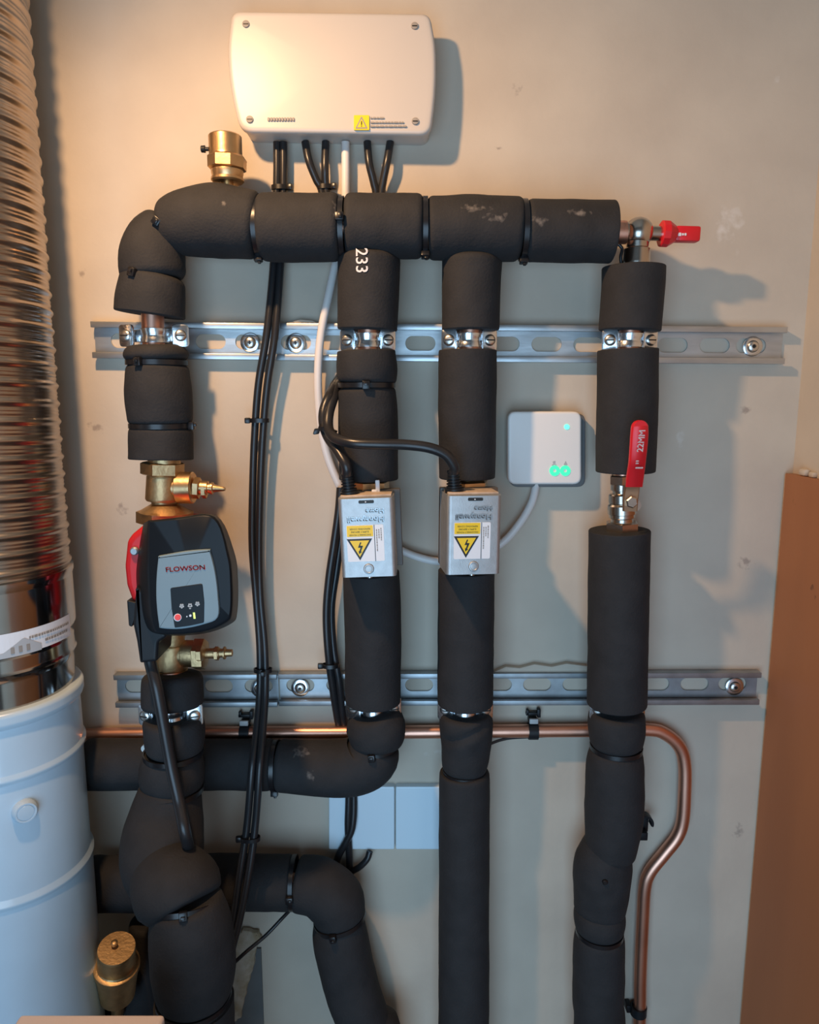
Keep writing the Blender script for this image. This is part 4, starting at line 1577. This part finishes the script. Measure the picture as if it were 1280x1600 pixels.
def cable_tie(label, px, py, d, rx, head, axis=UPV, ry=None):
    c = P(px, py, d)
    mb = MB()
    a = Vector(axis).normalized()
    x, y, _ = frame(a)
    n = 28
    vs, fs = [], []
    ry = ry or rx * .6
    for i in range(n):
        an = 2 * math.pi * i / n
        for (k, h_) in ((1, -.0022), (1, .0022)):
            dirv = x * math.cos(an) * ry + y * math.sin(an) * rx
            vs.append(c + dirv + a * h_)
            vs.append(c + dirv * (1 + .0012 / rx) + a * h_)
    for i in range(n):
        o, q = 4 * i, 4 * ((i + 1) % n)
        fs += [(o + 1, q + 1, q + 3, o + 3), (o, o + 2, q + 2, q), (o, q, q + 1, o + 1), (o + 2, o + 3, q + 3, q + 2)]
    mb.add(vs, fs)
    h = Vector(head).normalized()
    R = Matrix((h, a.cross(h), a)).transposed()
    rbox(mb, c + h * (rx + .0024), (.0062, .0055, .0062), .0012, R)
    return tag(build('cable_tie', mb, 'tie', None, 40, off=c), label, 'cable tie')


rc = .0040
cable('black cable on the left of the long pair hanging beside the pump', [(433, 222, .012), (433, 270, .012), (431, 340, .011), (427, 420, .016), (417, 520, .024), (404, 600, .022), (398, 680, .020), (395, 760, .020), (394, 850, .020), (400, 930, .022), (406, 1010, .025), (406, 1080, .035), (401, 1140, .055), (394, 1200, .082), (386, 1290, .086), (374, 1370, .092), (362, 1450, .094), (350, 1500, .095), (338, 1580, .09), (334, 1680, .088), under(334, 1680, .088)], rc)
cable('black cable on the right of the long pair hanging beside the pump', [(443, 222, .012), (443, 270, .012), (442, 340, .011), (438, 420, .016), (430, 520, .025), (418, 600, .024), (411, 680, .022), (407, 760, .021), (405, 850, .022), (407, 930, .024), (414, 1010, .027), (415, 1080, .038), (411, 1140, .058), (406, 1200, .083), (399, 1290, .087), (388, 1370, .093), (374, 1440, .096), (362, 1490, .097), (350, 1580, .092), (346, 1680, .089), under(346, 1680, .089)], rc)
cable('black cable slanting right, first of the middle pair below the white box', [(477, 222, .012), (483, 252, .016), (494, 280, .013), (503, 300, .011), (505, 350, .011), (508, 385, .010)], rc)
cable('black cable hanging straight, second of the middle pair below the white box', [(509, 222, .012), (508, 260, .016), (509, 290, .012), (514, 320, .011), (520, 360, .010), (526, 385, .009)], rc)
cable('black cable on the left of the V pair under the white box', [(574, 222, .012), (577, 255, .016), (584, 285, .013), (588, 310, .011), (588, 385, .010)], rc)
cable('black cable on the right of the V pair under the white box', [(610, 222, .012), (605, 252, .016), (599, 282, .013), (596, 310, .011), (599, 385, .010)], rc)
cable('white cable from the control box curving behind the pipes to the receiver', [(540, 222, .012), (540, 290, .012), (539, 350, .011), (527, 400, .015), (514, 460, .021), (502, 520, .021), (497, 580, .020), (499, 640, .018), (506, 690, .018), (520, 735, .015), (545, 785, .012), (580, 830, .011), (620, 856, .011), (655, 871, .011), (695, 878, .011), (745, 872, .011), (785, 848, .013), (812, 818, .016), (831, 785, .013), (838, 757, .008)], .0043, 'whitecable')


def P_in(v):
    return v


def cable3(label, vecs, r, name='cable'):
    mb = MB()
    path = [Vector(q) for q in catmull([tuple(v) for v in vecs], 10)]
    sweep(mb, path, [r] * len(path), 16)
    return tag(build(name, mb, 'cable', None, 60, off=path[0]), label, 'cable')


cable3('short black cable looping into the left zone valve head', [G1 + Vector((0, 0, -.004)), P(541, 728, .098), P(528, 705, .09), P(513, 684, .078), P(506, 664, .072), P(506, 642, .068), P(514, 620, .060), P(522, 604, .040), P(532, 588, .014), P(540, 565, .010)], .0050)
cable3('black cable arching across the left pipe into the right zone valve head', [G2 + Vector((0, 0, -.004)), P(710, 730, .100), P(697, 711, .104), P(672, 700, .106), P(635, 695, .106), P(590, 694, .108), P(550, 692, .106), P(523, 684, .094), P(513, 668, .080), P(514, 645, .070), P(521, 622, .058), P(527, 603, .038), P(540, 588, .014), P(548, 565, .010)], .0052)
cable_tie('black tie binding the two valve cables beside the white cable', 512, 672, .078, .0085, (-1, -.2, -.1), (.3, 0, 1))
cable('black cable leaving the left valve along its left edge', [(532, 762, .022), (529, 800, .026), (522, 850, .028), (514, 905, .028), (510, 960, .026), (513, 1020, .024), (520, 1075, .017), (529, 1130, .007), (541, 1180, .007), (545, 1240, .010), (544, 1290, .012), (546, 1340, .010), (548, 1400, .007)], .0043)
cable('second black cable beside the left valve, nearer its pipe', [(538, 775, .014), (534, 830, .016), (526, 890, .018), (518, 950, .018), (521, 1010, .018), (530, 1065, .016), (537, 1125, .007), (548, 1180, .007), (553, 1240, .010), (551, 1290, .014), (541, 1315, .014), (530, 1335, .012), (524, 1355, .010), (522, 1385, .008)], .0043)
cable('stub of black cable curling up from the bend at bottom centre', [(578, 1330, .012), (574, 1342, .014), (563, 1354, .014), (548, 1364, .012), (536, 1385, .008)], .0038)
cable_tie('black tie round the cables left of the middle pipe above the lower rail', 516, 1040, .023, .0085, (-1, -.1, 0))
cable_tie('black tie on the long cable pair level with the receiver top', 405, 657, .022, .0098, (-1, -.1, 0))
cable_tie('black tie on the long cable pair just above the lower rail', 411, 1047, .031, .0092, (.2, -1, 0))
cable_tie('black tie on the long cable pair near its lower end', 391, 1310, .088, .0098, (-1, -.1, 0))
cable_tie('black tie on the long cable pair just under the white box', 438, 293, .012, .0080, (1, -.2, 0))
cable_tie('black tie gathering the middle cable pair above the header pipe', 508, 292, .012, .0070, (1, -.3, 0))
cable('black flex running from the pump down over the bend', [(232, 1022, .135), (236, 1040, .138), (246, 1080, .146), (257, 1140, .146), (268, 1200, .146), (279, 1250, .153), (288, 1295, .166), (293, 1318, .160), (296, 1336, .140)], .0058)
cable('thin black wire slanting down left from the bottom centre pipe', [(457, 1418, .040), (440, 1436, .050), (415, 1462, .060), (385, 1487, .075), (358, 1512, .10)], .0021)
cable('thin black wire hugging the underside of the copper pipe', [(762, 1164, .020), (780, 1157, .016), (800, 1153, .014), (835, 1151, .012), (872, 1149, .010)], .0017)

# ------------------------------------------------------------------ pale casing in the bottom left corner
t = thing('appliance_casing', 'pale pinkish appliance casing poking up at the bottom left edge', 'appliance', P(150, 1640, .25))
mb = MB()
c0, c1 = P(38, 1587, .30), P(262, 1587, .30)
zc_ = P(150, 1583, .305).z
rbox(mb, ((c0.x + c1.x) / 2, -.36, zc_ / 2), (c1.x - c0.x, .11, zc_ - .001), .003, None, 3)
build('casing', mb, 'palepink', t)
